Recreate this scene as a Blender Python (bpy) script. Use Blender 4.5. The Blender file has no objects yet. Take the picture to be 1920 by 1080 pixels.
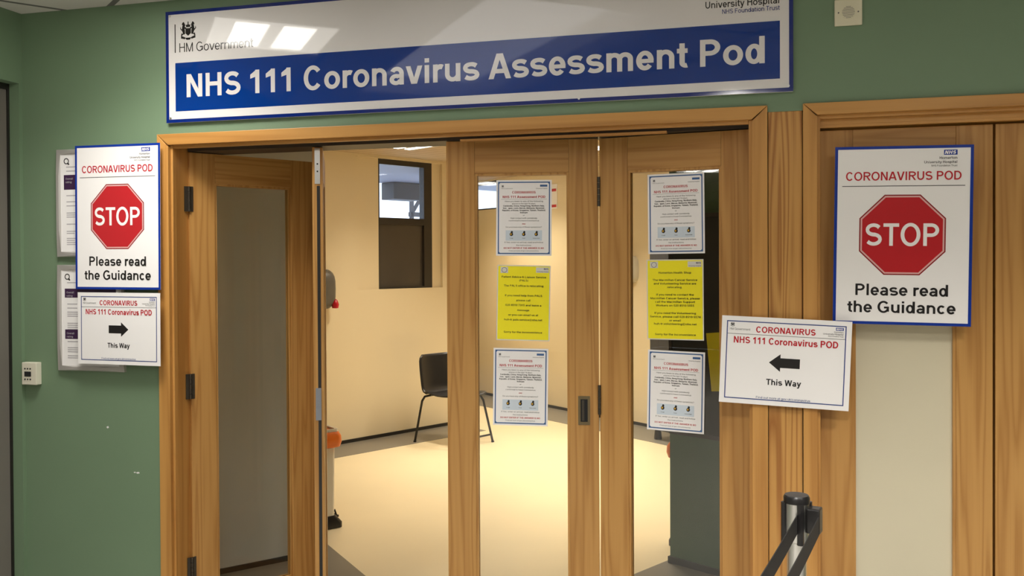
import bpy, bmesh, math, random
from math import pi, sin, cos, radians as rad, hypot, atan2
from mathutils import Matrix, Vector

SC = bpy.context.scene
COL = SC.collection
random.seed(7)

# ------------------------------------------------------------------ camera
cam_data = bpy.data.cameras.new('camera')
cam_data.sensor_width = 36.0
cam_data.lens = 1700.0 * 36.0 / 1920.0
cam_data.shift_y = -32.0 / 1920.0
cam_data.clip_start = 0.05
cam = bpy.data.objects.new('camera', cam_data)
COL.objects.link(cam)
cam.matrix_world = (Matrix.Translation((0, -3.22, 1.63)) @ Matrix.Rotation(rad(14.97), 4, 'Z')
                    @ Matrix.Rotation(rad(90 - 0.6), 4, 'X') @ Matrix.Rotation(rad(-0.29), 4, 'Z'))
SC.camera = cam

# ------------------------------------------------------------------ view, world, lamps of the rooms
SC.view_settings.view_transform = 'Standard'
SC.view_settings.look = 'None'
SC.view_settings.gamma = 1.0
SC.view_settings.use_curve_mapping = False
SC.view_settings.exposure = 0.20

world = bpy.data.worlds.new('overcast_sky')
SC.world = world
world.use_nodes = True
_bg = world.node_tree.nodes['Background']
_bg.inputs[0].default_value = (0.82, 0.90, 1.0, 1)
_bg.inputs[1].default_value = 3.0

LOBBY_COL = (1.0, 0.965, 0.915)
ROOM_COL = (1.0, 0.89, 0.71)
LOBBY_Z = 2.70
ROOM_Z = 2.62
# recessed square fittings in the lobby ceiling: x, y, watts, spread in degrees
LOBBY_LAMPS = [(-2.20, -0.655, 11.0, 122), (0.95, -1.75, 22.0, 122), (-0.11, -3.00, 66.0, 140), (2.60, -3.40, 30.0, 140),
               (-1.6, -4.6, 40.0, 140), (-2.9, -6.9, 40.0, 140), (-0.8, -8.75, 40.0, 140)]
# linear fittings in the inner room: x, y, watts
ROOM_LAMPS = [(-2.44, 3.80, 16.0), (-1.35, 4.6, 20.0), (-0.9, 2.75, 18.0), (0.4, 3.6, 12.0), (-2.75, 6.25, 15.0)]  # the last one is added to brighten the far wall
CEILING_ANGLE = rad(52)


def area_lamp(name, loc, size, size_y, watts, colour, spread, rotz):
    d = bpy.data.lights.new(name, 'AREA')
    d.shape = 'RECTANGLE'
    d.size = size
    d.size_y = size_y
    d.energy = watts
    d.color = colour
    d.spread = rad(spread)
    o = bpy.data.objects.new(name, d)
    COL.objects.link(o)
    o.location = loc
    o.rotation_euler = (0, 0, rotz)
    return o


for _x, _y, _w, _s in LOBBY_LAMPS:
    area_lamp('lobby_lamp', (_x, _y, LOBBY_Z - 0.012), 0.5, 0.5, _w, LOBBY_COL, _s, CEILING_ANGLE)
for _x, _y, _w in ROOM_LAMPS:
    area_lamp('room_lamp', (_x, _y, ROOM_Z - 0.03), 1.1, 0.22, _w, ROOM_COL, 108, rad(-31))


# ------------------------------------------------------------------ materials
def new_mat(name):
    m = bpy.data.materials.new(name)
    m.use_nodes = True
    nt = m.node_tree
    return m, nt, nt.nodes['Principled BSDF']


def plain(name, col, rough=0.5, metal=0.0, spec=0.5, bump=0.0, bscale=200.0, vary=0.0, coat=0.0, emit=None, estr=0.0):
    m, nt, b = new_mat(name)
    b.inputs['Base Color'].default_value = (*col, 1)
    b.inputs['Roughness'].default_value = rough
    b.inputs['Metallic'].default_value = metal
    b.inputs['Specular IOR Level'].default_value = spec
    if coat:
        b.inputs['Coat Weight'].default_value = coat
        b.inputs['Coat Roughness'].default_value = 0.03
    if emit:
        b.inputs['Emission Color'].default_value = (*emit, 1)
        b.inputs['Emission Strength'].default_value = estr
    if bump or vary:
        tc = nt.nodes.new('ShaderNodeTexCoord')
        nz = nt.nodes.new('ShaderNodeTexNoise')
        nz.inputs['Scale'].default_value = bscale
        nz.inputs['Detail'].default_value = 4
        nt.links.new(tc.outputs['Object'], nz.inputs['Vector'])
        if bump:
            bp = nt.nodes.new('ShaderNodeBump')
            bp.inputs['Strength'].default_value = bump
            bp.inputs['Distance'].default_value = 0.002
            nt.links.new(nz.outputs['Fac'], bp.inputs['Height'])
            nt.links.new(bp.outputs['Normal'], b.inputs['Normal'])
        if vary:
            nz2 = nt.nodes.new('ShaderNodeTexNoise')
            nz2.inputs['Scale'].default_value = 3.0
            nz2.inputs['Detail'].default_value = 6
            nt.links.new(tc.outputs['Object'], nz2.inputs['Vector'])
            mx = nt.nodes.new('ShaderNodeMixRGB')
            mx.inputs[1].default_value = (*[c * (1 - vary) for c in col], 1)
            mx.inputs[2].default_value = (*[min(1, c * (1 + vary)) for c in col], 1)
            nt.links.new(nz2.outputs['Fac'], mx.inputs[0])
            nt.links.new(mx.outputs[0], b.inputs['Base Color'])
    return m


def wood(name, dark, light, axis='Z', rough=0.38, seed=0.0, figure=1.0):
    """Lacquered pine / oak: long fibres and softly waving growth rings along one axis."""
    m, nt, b = new_mat(name)
    L = nt.links
    tc = nt.nodes.new('ShaderNodeTexCoord')
    mp = nt.nodes.new('ShaderNodeMapping')
    mp.inputs['Location'].default_value = (seed, seed * 0.7, seed * 1.3)
    s = {'X': (0.50, 13, 13), 'Y': (7, 0.35, 7), 'Z': (13, 13, 0.50)}[axis]
    mp.inputs['Scale'].default_value = s
    L.new(tc.outputs['Object'], mp.inputs['Vector'])
    oi = nt.nodes.new('ShaderNodeObjectInfo')
    addv = nt.nodes.new('ShaderNodeVectorMath')
    addv.operation = 'MULTIPLY_ADD'
    cmb = nt.nodes.new('ShaderNodeCombineXYZ')
    for k in range(3):
        L.new(oi.outputs['Random'], cmb.inputs[k])
    L.new(cmb.outputs[0], addv.inputs[0])
    addv.inputs[1].default_value = (37, 53, 29)
    L.new(mp.outputs[0], addv.inputs[2])
    n1 = nt.nodes.new('ShaderNodeTexNoise')
    n1.inputs['Scale'].default_value = 1.0
    n1.inputs['Detail'].default_value = 2
    L.new(addv.outputs[0], n1.inputs['Vector'])
    mul = nt.nodes.new('ShaderNodeMath'); mul.operation = 'MULTIPLY'
    mul.inputs[1].default_value = 52 * figure
    L.new(n1.outputs['Fac'], mul.inputs[0])
    sn = nt.nodes.new('ShaderNodeMath'); sn.operation = 'SINE'
    L.new(mul.outputs[0], sn.inputs[0])
    half = nt.nodes.new('ShaderNodeMath'); half.operation = 'MULTIPLY_ADD'
    half.inputs[1].default_value = 0.5; half.inputs[2].default_value = 0.5
    ring = nt.nodes.new('ShaderNodeMath'); ring.operation = 'POWER'
    ring.inputs[1].default_value = 0.55
    L.new(half.outputs[0], ring.inputs[0])
    L.new(sn.outputs[0], half.inputs[0])
    mp2 = nt.nodes.new('ShaderNodeMapping')
    mp2.inputs['Scale'].default_value = tuple(v * (26 if v > 1 else 6) for v in s)
    L.new(tc.outputs['Object'], mp2.inputs['Vector'])
    n2 = nt.nodes.new('ShaderNodeTexNoise')
    n2.inputs['Scale'].default_value = 1.0
    n2.inputs['Detail'].default_value = 3
    L.new(mp2.outputs[0], n2.inputs['Vector'])
    mixf = nt.nodes.new('ShaderNodeMix')
    mixf.inputs[0].default_value = 0.42
    L.new(ring.outputs[0], mixf.inputs[2])
    L.new(n2.outputs['Fac'], mixf.inputs[3])
    cr = nt.nodes.new('ShaderNodeValToRGB')
    cr.color_ramp.elements[0].position = 0.22
    cr.color_ramp.elements[0].color = (*dark, 1)
    cr.color_ramp.elements[1].position = 0.78
    cr.color_ramp.elements[1].color = (*light, 1)
    L.new(mixf.outputs[0], cr.inputs[0])
    L.new(cr.outputs[0], b.inputs['Base Color'])
    b.inputs['Roughness'].default_value = rough
    b.inputs['Specular IOR Level'].default_value = 0.4
    bp = nt.nodes.new('ShaderNodeBump')
    bp.inputs['Strength'].default_value = 0.06
    bp.inputs['Distance'].default_value = 0.001
    L.new(n2.outputs['Fac'], bp.inputs['Height'])
    L.new(bp.outputs['Normal'], b.inputs['Normal'])
    return m


def thin_glass(name, tint=(0.975, 0.98, 0.97), ior=1.5, strength=1.0):
    m = bpy.data.materials.new(name)
    m.use_nodes = True
    nt = m.node_tree
    nt.nodes.clear()
    out = nt.nodes.new('ShaderNodeOutputMaterial')
    tr = nt.nodes.new('ShaderNodeBsdfTransparent')
    tr.inputs[0].default_value = (*tint, 1)
    gl = nt.nodes.new('ShaderNodeBsdfGlossy')
    gl.inputs[0].default_value = (1, 1, 1, 1)
    gl.inputs['Roughness'].default_value = 0.01
    fr = nt.nodes.new('ShaderNodeLayerWeight')          # Schlick reflectance of one face
    fr.inputs['Blend'].default_value = 0.5
    pw = nt.nodes.new('ShaderNodeMath'); pw.operation = 'POWER'
    pw.inputs[1].default_value = 5.0
    nt.links.new(fr.outputs['Facing'], pw.inputs[0])
    r0 = ((ior - 1) / (ior + 1)) ** 2
    mu = nt.nodes.new('ShaderNodeMath'); mu.operation = 'MULTIPLY_ADD'
    mu.inputs[1].default_value = (1 - r0) * strength
    mu.inputs[2].default_value = r0 * strength
    mx = nt.nodes.new('ShaderNodeMixShader')
    nt.links.new(pw.outputs[0], mu.inputs[0])
    nt.links.new(mu.outputs[0], mx.inputs[0])
    nt.links.new(tr.outputs[0], mx.inputs[1])
    nt.links.new(gl.outputs[0], mx.inputs[2])
    nt.links.new(mx.outputs[0], out.inputs[0])
    return m


def ceiling_tiles(name, col, bar, size, angle, off=(0.0, 0.0), bar_w=0.024, size_y=None):
    m, nt, b = new_mat(name)
    L = nt.links
    tc = nt.nodes.new('ShaderNodeTexCoord')
    mp = nt.nodes.new('ShaderNodeMapping')
    mp.vector_type = 'TEXTURE'
    mp.inputs['Rotation'].default_value = (0, 0, angle)
    mp.inputs['Location'].default_value = (off[0], off[1], 0)
    L.new(tc.outputs['Object'], mp.inputs['Vector'])
    sp = nt.nodes.new('ShaderNodeSeparateXYZ')
    L.new(mp.outputs[0], sp.inputs[0])
    outs = []
    for ax, sz in ((0, size), (1, size_y or size)):
        md = nt.nodes.new('ShaderNodeMath'); md.operation = 'PINGPONG'
        md.inputs[1].default_value = sz / 2
        L.new(sp.outputs[ax], md.inputs[0])
        lt = nt.nodes.new('ShaderNodeMath'); lt.operation = 'LESS_THAN'
        lt.inputs[1].default_value = bar_w / 2
        L.new(md.outputs[0], lt.inputs[0])
        outs.append(lt)
    mxm = nt.nodes.new('ShaderNodeMath'); mxm.operation = 'MAXIMUM'
    L.new(outs[0].outputs[0], mxm.inputs[0]); L.new(outs[1].outputs[0], mxm.inputs[1])
    mx = nt.nodes.new('ShaderNodeMixRGB')
    mx.inputs[1].default_value = (*col, 1)
    mx.inputs[2].default_value = (*bar, 1)
    L.new(mxm.outputs[0], mx.inputs[0])
    L.new(mx.outputs[0], b.inputs['Base Color'])
    b.inputs['Roughness'].default_value = 0.8
    return m


M = {}
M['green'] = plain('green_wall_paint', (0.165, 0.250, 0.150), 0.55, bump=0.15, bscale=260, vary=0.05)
M['green_dim'] = plain('dim_lit_green_wall_paint', (0.058, 0.120, 0.055), 0.55, bump=0.12, bscale=260, vary=0.05)  # green paint darkened to stand for the dim light on the return wall
M['cream'] = plain('cream_wall_paint', (0.80, 0.68, 0.46), 0.6, bump=0.1, bscale=260, vary=0.02)
M['vest'] = plain('grey_wall_paint', (0.68, 0.66, 0.57), 0.6, bump=0.1, bscale=260, vary=0.03)
M['lobbywall'] = plain('lobby_wall_paint', (0.42, 0.42, 0.36), 0.6, vary=0.03)
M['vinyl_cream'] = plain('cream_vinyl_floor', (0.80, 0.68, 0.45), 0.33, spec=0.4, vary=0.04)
M['vinyl_lobby'] = plain('bounce_lightened_vinyl_floor', (0.40, 0.38, 0.34), 0.4, spec=0.4, vary=0.05)  # unseen lobby floor, lightened to bounce light onto the lower walls
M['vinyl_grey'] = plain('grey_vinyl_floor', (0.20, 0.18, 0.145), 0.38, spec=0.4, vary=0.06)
M['skirt'] = plain('black_skirting', (0.016, 0.014, 0.012), 0.4)
M['tiles'] = ceiling_tiles('lobby_ceiling_tiles', (0.64, 0.62, 0.58), (0.14, 0.135, 0.125), 0.6, CEILING_ANGLE, (-2.2 - 0.3 * (cos(CEILING_ANGLE) - sin(CEILING_ANGLE)), -0.68 - 0.3 * (sin(CEILING_ANGLE) + cos(CEILING_ANGLE))))
M['slats'] = ceiling_tiles('slatted_ceiling', (0.60, 0.47, 0.31), (0.30, 0.22, 0.13), 0.11, rad(-33), bar_w=0.012, size_y=40.0)
M['white_paint'] = plain('white_paint', (0.78, 0.77, 0.74), 0.6)
M['wood_z'] = wood('upright_pine', (0.390, 0.187, 0.048), (0.505, 0.268, 0.078), 'Z', seed=1)
M['wood_x'] = wood('level_pine', (0.390, 0.187, 0.048), (0.505, 0.268, 0.078), 'X', seed=4)
M['frame_z'] = wood('upright_frame_pine', (0.43, 0.2, 0.048), (0.55, 0.28, 0.075), 'Z', seed=2, figure=0.5)
M['frame_x'] = wood('level_frame_pine', (0.43, 0.2, 0.048), (0.55, 0.28, 0.075), 'X', seed=3, figure=0.5)
M['post_z'] = wood('knotty_post_pine', (0.34, 0.140, 0.032), (0.55, 0.290, 0.080), 'Z', seed=6, figure=1.3)
M['glass'] = thin_glass('clear_glass')
M['window_glass'] = thin_glass('window_glass', (0.86, 0.90, 0.95))
M['blind'] = plain('frosted_cream_panel', (0.62, 0.565, 0.41), 0.35, vary=0.06, bump=0.03, bscale=30)
M['hinge'] = plain('dark_bronze_metal', (0.085, 0.075, 0.060), 0.35, metal=0.8)
M['steel'] = plain('brushed_steel', (0.72, 0.72, 0.70), 0.28, metal=1.0)
M['bluesteel'] = plain('grey_lock_metal', (0.30, 0.32, 0.36), 0.4, metal=0.7)
M['hole'] = plain('dark_hole', (0.01, 0.01, 0.01), 0.8)
M['sign_white'] = plain('glossy_white_panel', (0.74, 0.72, 0.71), 0.045, spec=0.6)
M['sign_blue'] = plain('glossy_blue_print', (0.001, 0.034, 0.23), 0.045, spec=0.6)
M['sign_navy'] = plain('glossy_navy_edge', (0.003, 0.018, 0.17), 0.05, spec=0.7)
M['sign_black'] = plain('glossy_black_print', (0.012, 0.012, 0.012), 0.05, spec=0.6)
M['paper'] = plain('laminated_white_paper', (0.90, 0.885, 0.875), 0.22, spec=0.45)
M['yellow'] = plain('laminated_yellow_paper', (0.98, 0.87, 0.03), 0.22, spec=0.45)
M['film'] = plain('laminate_margin', (0.74, 0.72, 0.66), 0.15, spec=0.5)
M['ink_black'] = plain('black_ink', (0.012, 0.011, 0.011), 0.3)
M['ink_grey'] = plain('grey_ink', (0.09, 0.085, 0.085), 0.4)
M['ink_pale'] = plain('pale_grey_ink', (0.46, 0.44, 0.46), 0.4)
M['ink_red'] = plain('red_ink', (0.50, 0.008, 0.018), 0.3)
M['stop_red'] = plain('stop_sign_red', (0.50, 0.020, 0.026), 0.22)
M['stop_pink'] = plain('stop_sign_pale_rim', (0.74, 0.42, 0.40), 0.22)
M['stop_dark'] = plain('stop_sign_dark_rim', (0.26, 0.018, 0.022), 0.22)
M['ink_blue'] = plain('blue_ink', (0.006, 0.035, 0.30), 0.25)
M['ink_navy'] = plain('navy_ink', (0.020, 0.050, 0.22), 0.3)
M['ink_steel'] = plain('steel_blue_ink', (0.045, 0.12, 0.30), 0.3)
M['pale_blue'] = plain('pale_blue_ink', (0.62, 0.70, 0.78), 0.3)
M['purple'] = plain('dark_purple_ink', (0.045, 0.015, 0.060), 0.35)
M['ink_amber'] = plain('amber_ink', (0.65, 0.36, 0.03), 0.3)
M['alu'] = plain('silver_snap_frame', (0.60, 0.58, 0.55), 0.32, metal=0.55)
M['plastic_white'] = plain('ivory_plastic', (0.72, 0.69, 0.56), 0.4)
M['plastic_cream'] = plain('cream_plastic', (0.72, 0.68, 0.50), 0.42)
M['plastic_grey'] = plain('grey_plastic', (0.115, 0.105, 0.088), 0.4)
M['black_plastic'] = plain('black_plastic', (0.013, 0.012, 0.012), 0.32)
M['black_metal'] = plain('black_metal', (0.012, 0.011, 0.011), 0.35, metal=0.3)
M['belt'] = plain('black_webbing', (0.016, 0.015, 0.014), 0.75, bump=0.4, bscale=500)
M['red_plastic'] = plain('red_plastic', (0.45, 0.008, 0.020), 0.3)
M['orange'] = plain('orange_plastic_bag', (0.86, 0.20, 0.025), 0.35, bump=0.6, bscale=22)
M['bin_white'] = plain('white_enamel', (0.74, 0.70, 0.60), 0.35)
M['shutter'] = plain('dark_grey_panel', (0.165, 0.150, 0.130), 0.5, vary=0.1)
M['dark_board'] = plain('dark_board_felt', (0.018, 0.017, 0.014), 0.6)
M['dark_frame'] = plain('dark_brown_window_frame', (0.036, 0.030, 0.023), 0.4)
M['dark_panel'] = plain('dark_window_infill', (0.085, 0.072, 0.058), 0.25, vary=0.15)
M['outer_white'] = plain('white_render', (0.85, 0.87, 0.90), 0.7)
M['outer_dark'] = plain('dark_fascia', (0.045, 0.045, 0.050), 0.6)
M['outer_soffit'] = plain('pale_grey_soffit', (0.17, 0.18, 0.25), 0.6)
M['tube_glow'] = plain('glowing_tube', (1, 1, 1), 0.4, emit=(1.0, 0.96, 0.88), estr=14.0)
M['diffuser'] = plain('lamp_diffuser', (0.9, 0.9, 0.88), 0.3, emit=(1.0, 0.96, 0.90), estr=3.5)
M['rooflight'] = plain('rooflight_glazing', (0.9, 0.9, 0.9), 0.3, emit=(0.97, 0.97, 1.0), estr=1.15)
M['tube_room'] = plain('glowing_room_tube', (1, 1, 1), 0.4, emit=(1.0, 0.95, 0.85), estr=5.0)


# ------------------------------------------------------------------ mesh builder
class MB:
    def __init__(self):
        self.v = []; self.f = []; self.m = []; self.k = 0; self.z = 0.0

    def add(self, vs, fs):
        b = len(self.v)
        self.v += [tuple(p) for p in vs]
        for f in fs:
            self.f.append(tuple(b + i for i in f)); self.m.append(self.k)
        return self

    def box(self, x0, y0, z0, x1, y1, z1):
        x0, x1 = min(x0, x1), max(x0, x1); y0, y1 = min(y0, y1), max(y0, y1); z0, z1 = min(z0, z1), max(z0, z1)
        vs = [(x0, y0, z0), (x1, y0, z0), (x1, y1, z0), (x0, y1, z0), (x0, y0, z1), (x1, y0, z1), (x1, y1, z1), (x0, y1, z1)]
        return self.add(vs, [(0, 3, 2, 1), (4, 5, 6, 7), (0, 1, 5, 4), (1, 2, 6, 5), (2, 3, 7, 6), (3, 0, 4, 7)])

    def prism(self, poly, z0, z1):
        n = len(poly)
        a = sum(poly[i][0] * poly[(i + 1) % n][1] - poly[(i + 1) % n][0] * poly[i][1] for i in range(n))
        if a < 0: poly = poly[::-1]
        vs = [(x, y, z0) for x, y in poly] + [(x, y, z1) for x, y in poly]
        fs = [tuple(range(n))[::-1], tuple(range(n, 2 * n))]
        fs += [(i, (i + 1) % n, n + (i + 1) % n, n + i) for i in range(n)]
        return self.add(vs, fs)

    def slab(self, p, q, thick, z0, z1, side=1):
        """An upright wall between plan points p and q; thickness goes to the left of p->q when side = 1."""
        dx, dy = q[0] - p[0], q[1] - p[1]
        L = hypot(dx, dy)
        nx, ny = -dy / L * thick * side, dx / L * thick * side
        return self.prism([p, q, (q[0] + nx, q[1] + ny), (p[0] + nx, p[1] + ny)], z0, z1)

    def tube(self, path, r, seg=12, cap=True):
        path = [Vector(p) for p in path]
        rings = []
        up = None
        for i, p in enumerate(path):
            if i == 0: d = path[1] - p
            elif i == len(path) - 1: d = p - path[i - 1]
            else: d = (path[i + 1] - p).normalized() + (p - path[i - 1]).normalized()
            d.normalize()
            if up is None:
                up = Vector((0, 0, 1)) if abs(d.z) < 0.9 else Vector((1, 0, 0))
            a = d.cross(up).normalized(); b2 = a.cross(d).normalized(); up = b2
            rr = r[i] if isinstance(r, (list, tuple)) else r
            rings.append([p + (a * cos(2 * pi * k / seg) + b2 * sin(2 * pi * k / seg)) * rr for k in range(seg)])
        vs = [tuple(v) for rg in rings for v in rg]
        fs = []
        for i in range(len(rings) - 1):
            for k in range(seg):
                fs.append((i * seg + k, i * seg + (k + 1) % seg, (i + 1) * seg + (k + 1) % seg, (i + 1) * seg + k))
        if cap:
            fs.append(tuple(range(seg))[::-1]); fs.append(tuple(range((len(rings) - 1) * seg, len(rings) * seg)))
        return self.add(vs, fs)

    def lathe(self, prof, cx=0, cy=0, seg=28):
        vs = []
        for r, z in prof:
            vs += [(cx + r * cos(2 * pi * k / seg), cy + r * sin(2 * pi * k / seg), z) for k in range(seg)]
        fs = []
        for i in range(len(prof) - 1):
            for k in range(seg):
                fs.append((i * seg + k, i * seg + (k + 1) % seg, (i + 1) * seg + (k + 1) % seg, (i + 1) * seg + k))
        fs.append(tuple(range(seg))[::-1]); fs.append(tuple(range((len(prof) - 1) * seg, len(prof) * seg)))
        return self.add(vs, fs)

    def flat(self, pts, y=0.0):
        """A printed shape in the upright plane facing -Y: points are (x, z), given in either winding."""
        n = len(pts)
        a = sum(pts[i][0] * pts[(i + 1) % n][1] - pts[(i + 1) % n][0] * pts[i][1] for i in range(n))
        if abs(a) < 1e-12: return self
        if a < 0: pts = pts[::-1]
        self.z += 4e-6
        yy = y - self.z
        return self.add([(p[0], yy, p[1]) for p in pts], [tuple(range(n))])

    def rect(self, x0, z0, x1, z1, y=0.0):
        return self.flat([(x0, z0), (x1, z0), (x1, z1), (x0, z1)], y)

    def outline(self, x0, z0, x1, z1, w, y=0.0):
        self.rect(x0, z0, x1, z0 + w, y); self.rect(x0, z1 - w, x1, z1, y)
        self.rect(x0, z0 + w, x0 + w, z1 - w, y); self.rect(x1 - w, z0 + w, x1, z1 - w, y)
        return self

    def build(self, name, mats, parent=None, bevel=0.0, smooth=False, loc=None, rot=None, kind=None):
        me = bpy.data.meshes.new(name)
        me.from_pydata(self.v, [], self.f)
        if not isinstance(mats, (list, tuple)): mats = [mats]
        for mt in mats: me.materials.append(mt)
        for p, k in zip(me.polygons, self.m): p.material_index = min(k, len(mats) - 1)
        if bevel:
            bm = bmesh.new(); bm.from_mesh(me)
            bmesh.ops.bevel(bm, geom=bm.edges[:], offset=bevel, segments=2, affect='EDGES', profile=0.6)
            bm.to_mesh(me); bm.free()
        if smooth:
            for p in me.polygons: p.use_smooth = True
            try: me.set_sharp_from_angle(angle=rad(40))
            except Exception: pass
        o = bpy.data.objects.new(name, me)
        COL.objects.link(o)
        if parent: o.parent = parent
        if loc: o.location = loc
        if rot: o.rotation_euler = rot
        if kind: o['kind'] = kind
        return o


def struct(mb, name, mats, **kw):
    return mb.build(name, mats, kind='structure', **kw)


def thing(name, label, cat, loc=(0, 0, 0), rotz=0.0, group=None, tilt=0.0, kind=None):
    o = bpy.data.objects.new(name, None)
    o.empty_display_size = 0.1
    COL.objects.link(o)
    o.location = loc
    o.rotation_euler = (0, tilt, rotz)
    tag(o, label, cat, group)
    if kind: o['kind'] = kind
    return o


def tag(o, label, cat, group=None):
    o['label'] = label
    o['category'] = cat
    if group: o['group'] = group
    return o


# ------------------------------------------------------------------ lettering drawn from strokes
def _ring(P, cx, cy, rx, ry, a0, a1, W, T):
    n = max(3, int(abs(a1 - a0) / (360 / QUAL)) + 1)
    prev = None
    for i in range(n + 1):
        a = rad(a0 + (a1 - a0) * i / n)
        o = (cx + rx * cos(a), cy + ry * sin(a)); q = (cx + (rx - W) * cos(a), cy + (ry - T) * sin(a))
        if prev: P.append([prev[0], o, q, prev[1]])
        prev = (o, q)


QUAL = 28


def _r(P, x0, y0, x1, y1): P.append([(x0, y0), (x1, y0), (x1, y1), (x0, y1)])


def _d(P, x0, y0, x1, y1, w): P.append([(x0 - w / 2, y0), (x0 + w / 2, y0), (x1 + w / 2, y1), (x1 - w / 2, y1)])


def _ribbon(P, pts, w):
    prev = None
    for i, p in enumerate(pts):
        a = pts[max(i - 1, 0)]; b = pts[min(i + 1, len(pts) - 1)]
        dx, dy = b[0] - a[0], b[1] - a[1]; L = hypot(dx, dy) or 1
        ww = w[i] if isinstance(w, list) else w
        n = (-dy / L * ww / 2, dx / L * ww / 2)
        cur = ((p[0] + n[0], p[1] + n[1]), (p[0] - n[0], p[1] - n[1]))
        if prev: P.append([prev[0], cur[0], cur[1], prev[1]])
        prev = cur


def _ess(P, cx, rx, H, W, T):
    ry = (H - T) / 4
    pts = []; ws = []
    k = max(5, QUAL // 3)
    xr = rx - W * 0.45
    for i in range(k + 1):
        a = rad(28 + (262 - 28) * i / k); pts.append((cx + xr * cos(a), H - T / 2 - ry + ry * sin(a))); ws.append(T + (W - T) * abs(cos(a)) * 0.8)
    for i in range(k + 1):
        a = rad(82 - (82 + 152) * i / k); pts.append((cx + xr * cos(a) * 1.05, T / 2 + ry + ry * sin(a))); ws.append(T + (W - T) * abs(cos(a)) * 0.8)
    ws[k] = ws[k + 1] = T * 1.12
    _ribbon(P, pts, ws)


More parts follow.
